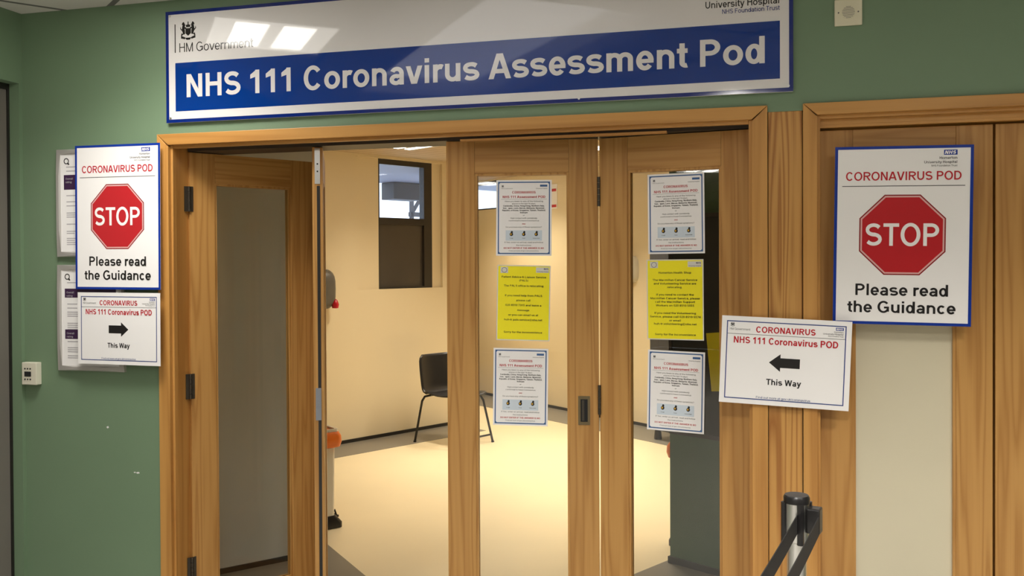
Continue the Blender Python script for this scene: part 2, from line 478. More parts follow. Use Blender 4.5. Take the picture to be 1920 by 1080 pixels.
def glyph(c, W):
    """Polygons of one sans-serif character; capitals are 1 high. W is the stem width."""
    T = W * 0.83; X = 0.725; s = 0.09; e = 0.05; P = []
    if c == ' ': return 0.36, P
    if c in 'HNMUDPBRFELIK':
        adv = {'H': 1.0, 'N': 1.0, 'M': 1.16, 'U': 1.0, 'D': 1.0, 'P': .93, 'B': 1.0, 'R': 1.0, 'F': .85, 'E': .92, 'L': .85, 'I': .39, 'K': 1.0}[c]
        r = adv - s
        if c == 'I': _r(P, .195 - W / 2, 0, .195 + W / 2, 1); return adv, P
        if c != 'U': _r(P, s, 0, s + W, 1)
        if c == 'H': _r(P, r - W, 0, r, 1); _r(P, s + W, .5 - T / 2 + .03, r - W, .5 + T / 2 + .03)
        if c == 'N': _r(P, r - W, 0, r, 1); _d(P, r - W * .58, 0, s + W * .58, 1, W * 1.08)
        if c == 'M':
            _r(P, r - W, 0, r, 1); m = adv / 2
            _d(P, m, 0, s + W * .5, 1, W * .95); _d(P, m, 0, r - W * .5, 1, W * .95)
        if c == 'U':
            ry = .40; rx = (r - s) / 2
            _r(P, s, ry, s + W, 1); _r(P, r - W, ry, r, 1); _ring(P, s + rx, ry, rx, ry, 180, 360, W, T)
        if c == 'D':
            xm = adv * .46
            _r(P, s + W, 0, xm, T); _r(P, s + W, 1 - T, xm, 1); _ring(P, xm, .5, r - xm + .03, .5, -90, 90, W, T)
        if c in 'PR':
            y0 = .40 if c == 'P' else .43; xm = adv * .52
            _r(P, s + W, 1 - T, xm, 1); _r(P, s + W, y0, xm, y0 + T); _ring(P, xm, (1 + y0) / 2, r - xm + .03, (1 - y0) / 2, -90, 90, W, T)
            if c == 'R': _d(P, r - W * .55 + .04, 0, xm - W * .1, y0 + T * .3, W * 1.15)
        if c == 'B':
            for y0, y1, rr in ((0, .55, r), (.55 - T, 1, r - .05)):
                xm = adv * .5
                _r(P, s + W, y1 - T, xm, y1); _r(P, s + W, y0, xm, y0 + T); _ring(P, xm, (y0 + y1) / 2, rr - xm + .02, (y1 - y0) / 2, -90, 90, W, T)
        if c in 'FE': _r(P, s + W, 1 - T, r, 1); _r(P, s + W, .45, r - .06, .45 + T)
        if c in 'EL': _r(P, s + W, 0, r + .02, T)
        if c == 'K': _d(P, r - W * .4, 0, s + W * 1.6, .56, W * 1.2); _d(P, s + W, .36, r - W * .5, 1, W * 1.15)
        return adv, P
    if c in 'OCGQ':
        adv = {'O': 1.09, 'C': 1.0, 'G': 1.09, 'Q': 1.09}[c]
        rx = (adv - 2 * e) / 2; cx = adv / 2
        if c in 'OQ': _ring(P, cx, .5, rx, .52, 0, 360, W * 1.02, T)
        else: _ring(P, cx, .5, rx, .52, 38 if c == 'C' else 40, 322 if c == 'C' else 330, W * 1.02, T)
        if c == 'G': _r(P, adv - e - .04 - W, .10, adv - e - .04, .53); _r(P, cx + .04, .53 - T, adv - e - .04, .53)
        if c == 'Q': _d(P, adv - .14, -.06, adv - .36, .26, W * 1.1)
        return adv, P
    if c == 'S': _ess(P, .465, .40, 1.0, W, T); return .93, P
    if c in 'AVWY':
        adv = {'A': 1.0, 'V': .93, 'W': 1.32, 'Y': .93}[c]; w = W * 1.08; h = w / 2 + .01
        if c == 'A': _d(P, h, 0, .5 - w * .12, 1, w); _d(P, adv - h, 0, .5 + w * .12, 1, w); _r(P, .26, .22, .74, .22 + T)
        if c == 'V': _d(P, adv / 2 - w * .1, 0, h, 1, w); _d(P, adv / 2 + w * .1, 0, adv - h, 1, w)
        if c == 'W':
            a, b = adv * .27, adv * .73
            for x0, x1 in ((a, h), (a, adv / 2), (b, adv / 2), (b, adv - h)): _d(P, x0, 0, x1, 1, w * .92)
        if c == 'Y': _d(P, adv / 2, .38, h, 1, w); _d(P, adv / 2, .38, adv - h, 1, w); _r(P, adv / 2 - W / 2, 0, adv / 2 + W / 2, .46)
        return adv, P
    if c == 'T': _r(P, .03, 1 - T, .82, 1); _r(P, .425 - W / 2, 0, .425 + W / 2, 1 - T); return .85, P
    if c in 'nhmurbdpqgoceaij lftsvwykxz':
        adv = {'m': 1.24, 'w': 1.09, 'r': .54, 't': .47, 'f': .47, 'i': .39, 'j': .39, 'l': .39, 's': .78, 'c': .78, 'a': .79, 'e': .79, 'v': .78, 'y': .78, 'k': .78, 'x': .78, 'z': .70}.get(c, .85)
        l = .08; r = adv - l
        if c in 'nh':
            _r(P, l, 0, l + W, 1 if c == 'h' else X); rx = (r - l) / 2; ry = .30
            _ring(P, l + rx, X - ry, rx, ry, 0, 165, W, T); _r(P, r - W, 0, r, X - ry)
        elif c == 'm':
            _r(P, l, 0, l + W, X); mid = adv / 2; ry = .26
            for a, b in ((l, mid + W / 2), (mid - W / 2, r)):
                rx = (b - a) / 2; _ring(P, a + rx, X - ry, rx, ry, 0, 165, W, T); _r(P, b - W, 0, b, X - ry)
        elif c == 'u':
            _r(P, r - W, 0, r, X); rx = (r - l) / 2; ry = .30
            _ring(P, l + rx, ry, rx, ry, 180, 345, W, T); _r(P, l, ry, l + W, X)
        elif c == 'r':
            _r(P, l, 0, l + W, X); _ring(P, l + .33, X - .30, .33, .30, 62, 165, W, T * 1.15)
        elif c in 'bdpqgo':
            o = .045; rx = (adv - 2 * o) / 2
            if c == 'o': _ring(P, adv / 2, X / 2, rx, X / 2 + .01, 0, 360, W, T)
            else:
                left = c in 'bp'
                cx = (l + W * .35 + adv - o) / 2 if left else (o + r - W * .35) / 2
                rx = (adv - o - l - W * .35) / 2
                _ring(P, cx, X / 2, rx, X / 2 + .01, 0, 360, W, T)
                y0, y1 = {'b': (0, 1), 'd': (0, 1), 'p': (-.28, X), 'q': (-.28, X), 'g': (-.04, X)}[c]
                if left: _r(P, l, y0, l + W, y1)
                else: _r(P, r - W, y0, r, y1)
                if c == 'g': _ring(P, (l + r) / 2, -.04, (r - l) / 2, .25, 195, 360, W, T)
        elif c == 'c': _ring(P, adv / 2 + .01, X / 2, adv / 2 - .045, X / 2 + .01, 42, 318, W, T)
        elif c == 'e':
            rx = adv / 2 - .045; _ring(P, adv / 2, X / 2, rx, X / 2 + .01, 0, 322, W, T)
            _r(P, adv / 2 - rx + W * .6, X / 2 - T * .55, adv / 2 + rx - W * .02, X / 2 + T * .35)
        elif c == 'a':
            rx = (r - l) / 2 + .01
            _ring(P, l + rx - .02, X - .27, rx, .28, 0, 155, W, T); _r(P, r - W, 0, r, X - .27)
            _ring(P, l + .27, .215, .30, .225, 40, 360, W, T * .95); _r(P, l + .22, .43 - T * .9, r - W * .5, .43)
        elif c in 'ijl':
            _r(P, adv / 2 - W / 2, 0, adv / 2 + W / 2, 1 if c == 'l' else X)
            if c in 'ij': _r(P, adv / 2 - W / 2, 1 - T, adv / 2 + W / 2, 1)
            if c == 'j': _ring(P, adv / 2 - .2 + W / 2, 0, .2, .27, 270, 360, W, T)
        elif c == 'f': _r(P, .12, 0, .12 + W, .80); _ring(P, .12 + .28, .76, .28, .25, 85, 180, W, T); _r(P, .02, X - T, .44, X)
        elif c == 't': _r(P, .12, .18, .12 + W, .92); _ring(P, .12 + .26, .20, .26, .20, 180, 285, W, T); _r(P, .02, X - T, .44, X)
        elif c == 's': _ess(P, adv / 2, adv / 2 - .04, X, W * .95, T * .92)
        elif c in 'vwykxz':
            w = W * 1.06; h = w / 2 + .01
            if c in 'v': _d(P, adv / 2 - w * .1, 0, h, X, w); _d(P, adv / 2 + w * .1, 0, adv - h, X, w)
            if c == 'y': _d(P, adv / 2, 0, h, X, w); _d(P, adv / 2 - .13, -.28, adv - h, X, w); _r(P, .08, -.28, adv / 2 - .1, -.28 + T)
            if c == 'w':
                a, b = adv * .28, adv * .72
                for x0, x1 in ((a, h), (a, adv / 2), (b, adv / 2), (b, adv - h)): _d(P, x0, 0, x1, X, w * .9)
            if c == 'k': _r(P, l, 0, l + W, 1); _d(P, r - w * .4, 0, l + W * 1.5, .44, w * 1.1); _d(P, l + W, .26, r - w * .45, X, w * 1.1)
            if c == 'x': _d(P, h, 0, adv - h, X, w * 1.1); _d(P, adv - h, 0, h, X, w * 1.1)
            if c == 'z': _r(P, .06, 0, adv - .06, T); _r(P, .06, X - T, adv - .06, X); _d(P, .06 + w * .6, T * .5, adv - .06 - w * .6, X - T * .5, w * 1.2)
        return adv, P
    if c.isdigit():
        adv = .78
        if c == '1': _r(P, .34, 0, .34 + W, 1); P.append([(.34, .70), (.34 + W * .6, .86), (.34 + W * .6, 1), (.34 + W * .25, 1), (.09, .80), (.09, .63)])
        elif c == '0': _ring(P, .39, .5, .345, .51, 0, 360, W, T)
        elif c == '2': _ring(P, .39, .68, .33, .33, 160, -35, W, T); _d(P, .06 + W * .7, T * .5, .56, .52, W * 1.2); _r(P, .05, 0, .72, T)
        elif c == '5': _r(P, .16, 1 - T, .68, 1); _r(P, .12, .48, .12 + W * .9, 1); _ring(P, .37, .32, .345, .33, -150, 130, W, T)
        elif c == '8': _ring(P, .39, .74, .29, .27, 0, 360, W * .95, T * .9); _ring(P, .39, .27, .34, .28, 0, 360, W * .95, T * .9)
        elif c == '4': _r(P, .46, 0, .46 + W, 1); _r(P, .04, .22, .75, .22 + T); _d(P, .04 + W * .5, .25, .48, 1, W)
        elif c == '7': _r(P, .05, 1 - T, .73, 1); _d(P, .30, 0, .64, 1 - T * .5, W * 1.05)
        elif c == '3': _ring(P, .36, .74, .30, .27, 160, -90, W, T); _ring(P, .36, .28, .34, .29, 90, -160, W, T)
        else: _ring(P, .39, .32, .33, .33, 0, 360, W, T); _ring(P, .42, .5, .36, .51, 60, 180, W, T)
        return adv, P
    if c in '.,': _r(P, .19 - W / 2, 0, .19 + W / 2, T); (c == ',') and _d(P, .14, -.16, .19, .06, W * .6); return .38, P
    if c == ':': _r(P, .19 - W / 2, 0, .19 + W / 2, T); _r(P, .19 - W / 2, X - T, .19 + W / 2, X); return .38, P
    if c == '-': _r(P, .05, .32, .42, .32 + T); return .47, P
    if c == '/': _d(P, .06, 0, .34, 1, W * .8); return .39, P
    if c == '(': _ring(P, .48, .40, .38, .68, 125, 235, W, T); return .46, P
    if c == ')': _ring(P, -.02, .40, .38, .68, -55, 55, W, T); return .46, P
    if c == '&': _ring(P, .42, .76, .24, .25, 0, 360, W * .8, T); _ring(P, .42, .28, .38, .29, 20, 330, W, T); _d(P, .92, 0, .34, .75, W * 1.1); return 1.0, P
    if c == '@': _ring(P, .68, .42, .62, .60, 0, 330, W * .6, T * .6); _ring(P, .66, .42, .28, .30, 0, 360, W * .7, T * .7); return 1.36, P
    if c == '?': _ring(P, .40, .72, .32, .29, 170, -60, W, T); _r(P, .40 - W / 2, .24, .40 + W / 2, .48); _r(P, .40 - W / 2, 0, .40 + W / 2, T); return .85, P
    return .5, P


def text_width(s, W=0.2, track=0.0):
    return sum(glyph(c, W)[0] + track for c in s)


def letter(mb, s, x, z, cap, width=None, align='l', W=0.2, y=0.0, shear=0.0, q=28):
    """Set a line of lettering on an upright sheet: baseline z, capitals cap high, optionally fitted to a width."""
    global QUAL
    QUAL = q
    tw = text_width(s, W)
    sx = (width / tw) if width else cap
    x0 = {'l': x, 'c': x - tw * sx / 2, 'r': x - tw * sx}[align]
    pen = 0.0
    for c in s:
        adv, P = glyph(c, W)
        for poly in P:
            mb.flat([(x0 + (pen + px) * sx + shear * py * cap, z + py * cap) for px, py in poly], y)
        pen += adv
    QUAL = 28
    return mb

# ================================================================== THE SETTING
# plan of the inner room (metres; x to the right along the front wall, y into the room)
LW_P, LW_D = (-3.578, 4.214), (0.491, 0.871)          # left wall of the room
FW_P, FW_D = (-3.124, 7.352), (0.785, -0.619)         # far wall of the room
NL_A, NL_B = (-3.30, 0.24), (-2.362, 1.361)            # partition beside the folding doors
GW_A, GW_B = (-0.442, 1.71), (2.17, 0.20)             # green return wall


def lw(s, d=0.0): return (LW_P[0] + LW_D[0] * s + LW_D[1] * d, LW_P[1] + LW_D[1] * s - LW_D[0] * d)
def fw(s, d=0.0): return (FW_P[0] + FW_D[0] * s + FW_D[1] * d, FW_P[1] + FW_D[1] * s - FW_D[0] * d)


LW_ROT = atan2(LW_D[1], LW_D[0]); FW_ROT = atan2(FW_D[1], FW_D[0])

# floors
b = MB(); b.prism([(-6, -12.6), (6, -12.6), (6, 0.2), (-6, 0.2)], -0.12, -0.002)
struct(b, 'floor', M['vinyl_lobby'])
b = MB(); b.prism([(-6.5, 0.2), (7, 0.2), (7, 9.5), (-6.5, 9.5)], -0.12, 0.0)
struct(b, 'floor', M['vinyl_cream'])
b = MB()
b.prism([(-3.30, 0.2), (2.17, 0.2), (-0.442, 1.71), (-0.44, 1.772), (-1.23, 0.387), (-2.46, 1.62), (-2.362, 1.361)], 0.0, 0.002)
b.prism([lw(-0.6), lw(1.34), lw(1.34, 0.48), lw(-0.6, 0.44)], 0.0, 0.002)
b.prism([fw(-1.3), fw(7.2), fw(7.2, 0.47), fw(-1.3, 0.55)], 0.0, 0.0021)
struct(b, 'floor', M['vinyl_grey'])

# front wall of the lobby, with the two door openings
b = MB()
b.box(-3.03, 0, 0, -2.335, 0.2, 2.9)
b.box(-2.335, 0, 2.135, 6.0, 0.2, 2.9)
b.box(0.03, 0.03, 0, 0.175, 0.2, 2.135)
b.box(1.32, 0, 0, 6.0, 0.2, 2.135)
wf = struct(b, 'wall_front', M['green'])
b = MB()
for x, z, w, h in ((-2.615, 0.945, .006, .005), (-2.47, 0.762, .009, .004), (-2.485, 0.763, .006, .0025)):
    b.flat([(x - w, z), (x - w * .3, z - h), (x + w, z - h * .4), (x + w * .6, z + h), (x - w * .5, z + h * .7)], -0.0004)
b.build('paint_chip', M['paper'], wf)

# lobby side wall with its dark panelled doorway, the other lobby walls, ceiling
b = MB()
b.box(-3.23, -0.018, 0, -3.03, 0.2, 2.9)
b.box(-3.23, -1.65, 2.40, -3.03, -0.018, 2.9)
b.box(-3.23, -2.6, 0, -3.03, -1.65, 2.9)
struct(b, 'wall_left', M['green'])
d = thing('door_7', 'dark grey flush door filling the opening at the left edge of the photo', 'door', (-3.115, -0.83, 0), 0, kind='structure')
b = MB(); b.box(-0.03, -0.81, 0.01, 0.03, 0.81, 2.375); b.build('panel', M['shutter'], d, bevel=0.003)
b = MB(); b.box(-0.02, -0.82, 2.375, 0.035, 0.811, 2.40); b.box(-0.02, 0.80, 0, 0.036, 0.8115, 2.40); b.build('door_stop', M['skirt'], d)
b = MB(); b.box(-6.0, -2.7, 0, -3.03, -2.6, 2.9); b.box(-6.1, -12.6, 0, -6.0, 0.2, 2.9); b.box(-6.0, 0.1, 0, -3.23, 0.2, 2.9)
struct(b, 'wall_left', M['lobbywall'])
b = MB(); b.box(-6.1, -12.7, 0, 6.1, -12.6, 2.9); struct(b, 'wall_back', M['lobbywall'])
b = MB(); b.box(6.0, -12.6, 0, 6.1, 0.2, 2.9); struct(b, 'wall_right', M['lobbywall'])

# rooflight: a long lit panel in the lobby ceiling on the slant of its grid
RL_A, RL_U, RL_V = (-1.02, -0.32), (-0.6157, -0.788), (0.788, -0.6157)
def rl(u, v): return (RL_A[0] + RL_U[0] * u + RL_V[0] * v, RL_A[1] + RL_U[1] * u + RL_V[1] * v)
RL_L, RL_W = 2.6, 0.9
b = MB()
outer = [(-6.1, -12.7), (6.1, -12.7), (6.1, 0.0), (-6.1, 0.0)]
q = [rl(0, 0), rl(0, RL_W), rl(RL_L, RL_W), rl(RL_L, 0)]   # q0 top-left (near wall), q1 right, q2 far right, q3 far left
# ceiling as four pieces around the well
b.prism([(-6.1, 0.0), q[0], q[3], (-6.1, -12.7)], LOBBY_Z, LOBBY_Z + 0.08)
b.prism([(-6.1, 0.0), (6.1, 0.0), q[1], q[0]], LOBBY_Z, LOBBY_Z + 0.08)
b.prism([(6.1, 0.0), (6.1, -12.7), q[2], q[1]], LOBBY_Z, LOBBY_Z + 0.08)
b.prism([(6.1, -12.7), (-6.1, -12.7), q[3], q[2]], LOBBY_Z, LOBBY_Z + 0.08)
struct(b, 'ceiling', M['tiles'])
b = MB()
for i in range(4):
    p0, p1 = q[i], q[(i + 1) % 4]
    b.slab(p0, p1, 0.03, LOBBY_Z + 0.001, LOBBY_Z + 0.22, 1)  # sides of the well, added to shade the upper wall
rlt = thing('window_3', 'long lit rooflight in the lobby ceiling, its well added to shade the upper wall', 'rooflight', (0, 0, 0), 0, kind='structure')
b.build('shading_well_lining', M['white_paint'], rlt)
b = MB(); b.prism(q, LOBBY_Z + 0.20, LOBBY_Z + 0.215); b.build('glazing', M['rooflight'], rlt)

# walls of the inner room
b = MB(); b.slab(NL_A, NL_B, 0.10, 0, ROOM_Z, 1); struct(b, 'wall_inner_partition', M['vest'])
b = MB(); b.slab(NL_A, NL_B, 0.008, 0.0, 0.03, -1); struct(b, 'baseboard_partition', M['skirt'])
b = MB(); b.slab(GW_A, GW_B, 0.10, 0, ROOM_Z, 1); struct(b, 'wall_inner_right', M['green_dim'])
b = MB(); b.slab((GW_A[0] - .008, GW_A[1] + .0046), GW_B, 0.010, 0.0, 0.036, -1); b.slab((GW_A[0], GW_A[1]), (GW_A[0] + .05, GW_A[1] + .0866), 0.009, 0, 0.036, 1)
struct(b, 'baseboard_right', M['skirt'])
# room left wall, with the shallow window recess
R0, R1, WS0, WS1, WZ0, WZ1 = 0.178, 1.215, 0.452, 1.105, 1.378, 2.596
b = MB()
def lwq(s0, s1, z0, z1, d0=-0.11, d1=0.0): b.box(s0, -d1, z0, s1, -d0, z1)
lwq(-0.60, R0, 0, ROOM_Z); lwq(R1, 1.34, 0, ROOM_Z); lwq(R0, R1, 0, WZ0); lwq(R0, R1, WZ1, ROOM_Z)
lwq(R0, WS0, WZ0, WZ1, -0.11, -0.030); lwq(WS1, R1, WZ0, WZ1, -0.11, -0.030)
struct(b, 'wall_inner_left', M['cream'], loc=(*LW_P, 0), rot=(0, 0, LW_ROT))
b = MB(); b.slab((-4.3, 0.2), lw(-0.6), 0.1, 0, ROOM_Z, 1); struct(b, 'wall_inner_left', M['cream'])
b = MB(); b.slab(lw(1.34), (-4.22, 8.22), 0.1, 0, ROOM_Z, 1); struct(b, 'wall_inner_left', M['cream'])
b = MB(); b.slab(lw(-0.6), lw(1.348), 0.008, 0.0, 0.032, -1); struct(b, 'baseboard_left', M['skirt'])
# far wall with a high window
FS0, FS1, FZ0, FZ1 = -0.75, 0.21, 2.262, 2.61
b = MB()
def fwq(s0, s1, z0, z1, d0=-0.22, d1=0.0): b.box(s0, -d1, z0, s1, -d0, z1)
fwq(-1.4, FS0, 0, ROOM_Z); fwq(FS1, 8.0, 0, ROOM_Z); fwq(FS0, FS1, 0, FZ0); fwq(FS0, FS1, FZ1, ROOM_Z)
struct(b, 'wall_inner_far', M['cream'], loc=(*FW_P, 0), rot=(0, 0, FW_ROT))
b = MB(); b.slab(fw(-1.3), fw(8.0), 0.008, 0.0, 0.032, -1); struct(b, 'baseboard_far', M['skirt'])
b = MB(); b.slab(fw(8.0), (2.9, 0.2), 0.1, 0, ROOM_Z, 1); struct(b, 'wall_inner_end', M['cream'])
b = MB(); b.prism([(-4.4, 0.2), (3.6, 0.2), (3.6, 2.2), (-4.3, 8.5), lw(1.34, -.3), lw(-0.6, -.3)], ROOM_Z, ROOM_Z + 0.08)
struct(b, 'ceiling', M['slats'])

# window 1: dark frame, transom, glazed top light, solid lower panel
w = thing('window_1', 'dark framed window in the room wall, clear on top and solid below', 'window', (*lw(WS0, -0.03), 0), LW_ROT, kind='structure')
Wd = WS1 - WS0
b = MB()
b.box(0, -0.0, WZ1 - 0.05, Wd, 0.07, WZ1); b.box(0, 0, WZ0, Wd, 0.07, WZ0 + 0.016)
b.box(0, 0, WZ0 + 0.016, 0.014, 0.07, WZ1 - 0.05); b.box(Wd - 0.10, 0, WZ0 + 0.016, Wd, 0.07, WZ1 - 0.05)
b.build('frame', M['dark_frame'], w)
b = MB(); b.box(0.014, 0.001, 1.985, Wd - 0.10, 0.069, 2.048); b.build('transom', M['dark_frame'], w)
b = MB(); b.box(0.014, 0.03, 2.048, Wd - 0.10, 0.036, WZ1 - 0.05); b.build('pane', M['window_glass'], w)
b = MB(); b.box(0.014, 0.03, WZ0 + 0.016, Wd - 0.10, 0.06, 1.985); b.build('lower_panel', M['dark_panel'], w)
# window 2: high strip in the far wall
w = thing('window_2', 'high strip window in the far wall behind the middle door leaf', 'window', (*fw(FS0, -0.05), 0), FW_ROT, kind='structure')
Wd = FS1 - FS0
b = MB()
b.box(0, 0, FZ0, Wd, 0.06, FZ0 + 0.02); b.box(0, 0, FZ1 - 0.04, Wd, 0.06, FZ1); b.box(0, 0, FZ0 + .02, 0.03, 0.06, FZ1 - .04); b.box(Wd - 0.035, 0, FZ0 + .02, Wd, 0.06, FZ1 - .04)
b.build('frame', M['dark_frame'], w)
b = MB(); b.box(0.03, 0.03, FZ0 + 0.02, Wd - 0.035, 0.036, FZ1 - 0.04); b.build('pane', M['window_glass'], w)

# outside the windows
def ow(s, d): return lw(s, -d)
b = MB(); b.prism([ow(-3, 0.3), ow(10, 0.3), ow(10, 24), ow(-3, 24)], -0.3, -0.1); struct(b, 'ground', M['outer_white'])
b = MB(); b.prism([ow(-2.0, 0.26), ow(6.0, 0.26), ow(7.5, 4.0), ow(-2.0, 4.0)], 2.80, 3.0)
t = b.build('canopy', M['outer_soffit']); tag(t, 'pale grey canopy soffit outside the room window', 'canopy')
bl = thing('building', 'bright white building seen across through the room window', 'building', (*ow(3.0, 9.0), -0.1), LW_ROT)
b = MB(); b.box(-5, 0, 0, 9, 3, 3.7); b.build('wall', M['outer_white'], bl)
b = MB(); b.box(-5.1, -0.15, 3.7, 9.1, 3.1, 3.95); b.build('roof_edge', M['outer_dark'], bl)
b = MB()
b.box(-1.0, -0.02, 0.9, 0.6, 0.0, 2.0)
b.build('window', M['outer_dark'], bl)
b = MB(); b.box(-0.27, -.15, 0, 0.27, 0.15, 0.25)
t = b.build('hanging_sign_box', M['outer_dark'], None, bevel=.01, loc=(*ow(3.80, 3.85), 2.549), rot=(0, 0, LW_ROT))
tag(t, 'dark box hanging under the canopy edge outside the room window', 'fascia box')
b = MB()
for x in (0.0, 0.45): b.box(x - .03, -.03, 0, x + .03, .03, 2.93)
b.box(-.05, -.03, 2.55, .50, .03, 2.63); b.box(-.05, -.03, 2.86, .50, .03, 2.93)
for (xa, za), (xb, zb) in (((0, 2.6), (.22, 2.9)), ((.22, 2.9), (.45, 2.6)), ((0.22, 2.62), (.45, 2.86))): b.tube([(xa, 0, za), (xb, 0, zb)], .035, 6)
t = b.build('steel_gantry', M['outer_dark'], None, loc=(*ow(5.74, 6.0), -0.1), rot=(0, 0, LW_ROT))
tag(t, 'dark braced steel gantry outside, right side of the room window view', 'gantry')

# ------------------------------------------------------------------ door frames
def casing(name, label, x0, x1, z1, w, depth, leafz):
    f = thing(name, label, 'door frame', (0, 0, 0), 0, kind='structure')
    y0 = -0.012
    def upright(xa, xb, mit):
        q = MB()
        if mit > 0: poly = [(xa, 0), (xb, 0), (xb, z1 - w), (xa, z1)]
        else: poly = [(xa, 0), (xb, 0), (xb, z1), (xa, z1 - w)]
        vs = [(px, y0, pz) for px, pz in poly] + [(px, 0.012, pz) for px, pz in poly]
        q.add(vs, [(0, 1, 2, 3), (7, 6, 5, 4), (0, 4, 5, 1), (1, 5, 6, 2), (2, 6, 7, 3), (3, 7, 4, 0)])
        return q
    upright(x0, x0 + w, 1).build('casing', M['frame_z'], f, bevel=0.002)
    upright(x1 - w, x1, -1).build('casing', M['frame_z'], f, bevel=0.002)
    q = MB(); poly = [(x0, z1), (x0 + w, z1 - w * .86), (x1 - w, z1 - w * .86), (x1, z1)]
    vs = [(px, y0, pz) for px, pz in poly] + [(px, 0.012, pz) for px, pz in poly]
    q.add(vs, [(0, 1, 2, 3), (7, 6, 5, 4), (0, 4, 5, 1), (1, 5, 6, 2), (2, 6, 7, 3), (3, 7, 4, 0)])
    q.build('head_casing', M['frame_x'], f, bevel=0.002)
    xa, xb = x0 + w, x1 - w
    MB().box(xa - .004, 0.006, 0, xa + .010, 0.03, z1 - w * .86 - .0).build('bead', M['frame_z'], f, bevel=.002)
    MB().box(xb - .010, 0.006, 0, xb + .004, 0.03, z1 - w * .86 - .0).build('bead', M['frame_z'], f, bevel=.002)
    MB().box(xa + .010, 0.008, z1 - w * .86 - .012, xb - .010, 0.03, z1 - w * .86 + .004).build('bead', M['frame_x'], f, bevel=.002)
    MB().box(xa - .03, 0.03, 0, xa + .008, depth, leafz + .02).build('jamb', M['frame_z'], f)
    MB().box(xb - .008, 0.03, 0, xb + .03, depth, leafz + .02).build('jamb', M['frame_z'], f)
    MB().box(xa - .03, 0.03, leafz + .02, xb + .03, depth, leafz + .05).build('head', M['frame_x'], f)
    return f


f1 = casing('trim_1', 'pine frame around the folding doors', -2.357, 0.044, 2.156, 0.052, 0.20, 2.092)
MB().box(-2.29, 0.100, 2.0965, -0.012, 0.245, 2.1125).build('track', M['dark_frame'], f1)  # head track, coloured dark to stand for the shaded gap over the leaves
MB().box(-1.07, 0.034, 2.0835, -0.300, 0.062, 2.0910).build('batten', M['frame_x'], f1)
f2 = casing('trim_2', 'pine frame around the closed doors on the right', 0.159, 1.36, 2.157, 0.046, 0.20, 2.068)
MB().box(0.215, 0.032, 2.078, 1.31, 0.058, 2.092).build('inner_stop', M['frame_x'], f2, bevel=.002)
b = MB(); b.box(0.046, 0.002, 0, 0.157, 0.03, 2.157)
struct(b, 'trim_3', M['post_z'], bevel=.002)

# ------------------------------------------------------------------ folding door leaves
STILE, RAIL, THICK, LEAF_H = 0.112, 0.125, 0.042, 2.086


def leaf(name, label, p, q, glazing=None, hinge_at=(), stile_mat='wood_z', top=LEAF_H):
    """A framed glazed leaf whose lobby face runs from plan point p (left) to q (right)."""
    dx, dy = q[0] - p[0], q[1] - p[1]; L = hypot(dx, dy)
    o = thing(name, label, 'door leaf', (p[0], p[1], 0.008), atan2(dy, dx), kind='structure')
    MB().box(0.0012, 0, 0, STILE, THICK, top).build('stile', M[stile_mat], o, bevel=.002)
    MB().box(L - STILE, 0, 0, L - 0.0012, THICK, top).build('stile', M[stile_mat], o, bevel=.002)
    MB().box(STILE + .0003, 0.0004, top - RAIL, L - STILE - .0003, THICK - .0004, top).build('top_rail', M['wood_x'], o, bevel=.0015)
    MB().box(STILE + .0003, 0.0004, 0, L - STILE - .0003, THICK - .0004, 0.19).build('bottom_rail', M['wood_x'], o, bevel=.0015)
    b = MB(); g = 0.009
    xa, xb, za, zb = STILE, L - STILE, 0.19, top - RAIL
    for y0, y1 in ((0.004, 0.016), (THICK - .016, THICK - .004)):
        b.box(xa, y0, za, xa + g, y1, zb); b.box(xb - g, y0, za, xb, y1, zb); b.box(xa + g, y0, za, xb - g, y1, za + g); b.box(xa + g, y0, zb - g, xb - g, y1, zb)
    b.build('glazing_bead', M[stile_mat], o)
    MB().box(xa + .001, THICK / 2 - .004, za + .001, xb - .001, THICK / 2 + .004, zb - .001).build('glass_pane', glazing or M['glass'], o)
    return o, L


def butt_hinge(parent, x, z, plates=(-1, 1), h=0.10, y=0.0):
    b = MB()
    for s in plates: b.box(x, y - .0025, z - h / 2, x + s * 0.019, y + .0005, z + h / 2)
    n = 5
    for k in range(n):
        z0 = z - h / 2 + h * k / n
        b.tube([(x, y - .004, z0 + .0006), (x, y - .004, z0 + h / n - .0006)], 0.0062, 10)
    return b.build('hinge', M['hinge'], parent)


JOINT = (-0.570, 0.190)
P1 = (-2.283, 0.100); A1 = rad(57.8); E1 = (P1[0] + .584 * cos(A1) - .0, P1[1] + .584 * sin(A1))
leaf1, L1 = leaf('door_1', 'open glazed door leaf hinged on the left jamb, swung into the room', P1, E1)
for z in (1.89, 1.105, 0.335): butt_hinge(leaf1, -0.004, z, h=0.105)
P2 = (-1.717, 0.098)
leaf2, L2 = leaf('door_2', 'second door leaf folded back edge-on beside the open gap', (E1[0] + .012, E1[1] + .01), P2)
for z in (1.83, 1.10, 0.36): butt_hinge(leaf2, -0.006, z, plates=(1,), h=0.10)
b = MB()
b.box(L2 - .001, 0.010, 1.938, L2 + .0025, 0.031, 2.082)
b.build('bolt_plate', M['steel'], leaf2)
b = MB(); b.lathe([(0.003, 0), (0.003, 0.002)], 0, 0, 10)
for z in (1.988, 2.018):
    MB().box(L2 + .0024, 0.018, z - .003, L2 + .0032, 0.024, z + .003).build('screw', M['hole'], leaf2)
b = MB(); b.box(L2 - .001, 0.008, 0.985, L2 + .0025, 0.030, 1.115); b.box(L2 + .002, .012, 1.045, L2 + .0055, .026, 1.065); b.build('lock_plate', M['bluesteel'], leaf2)
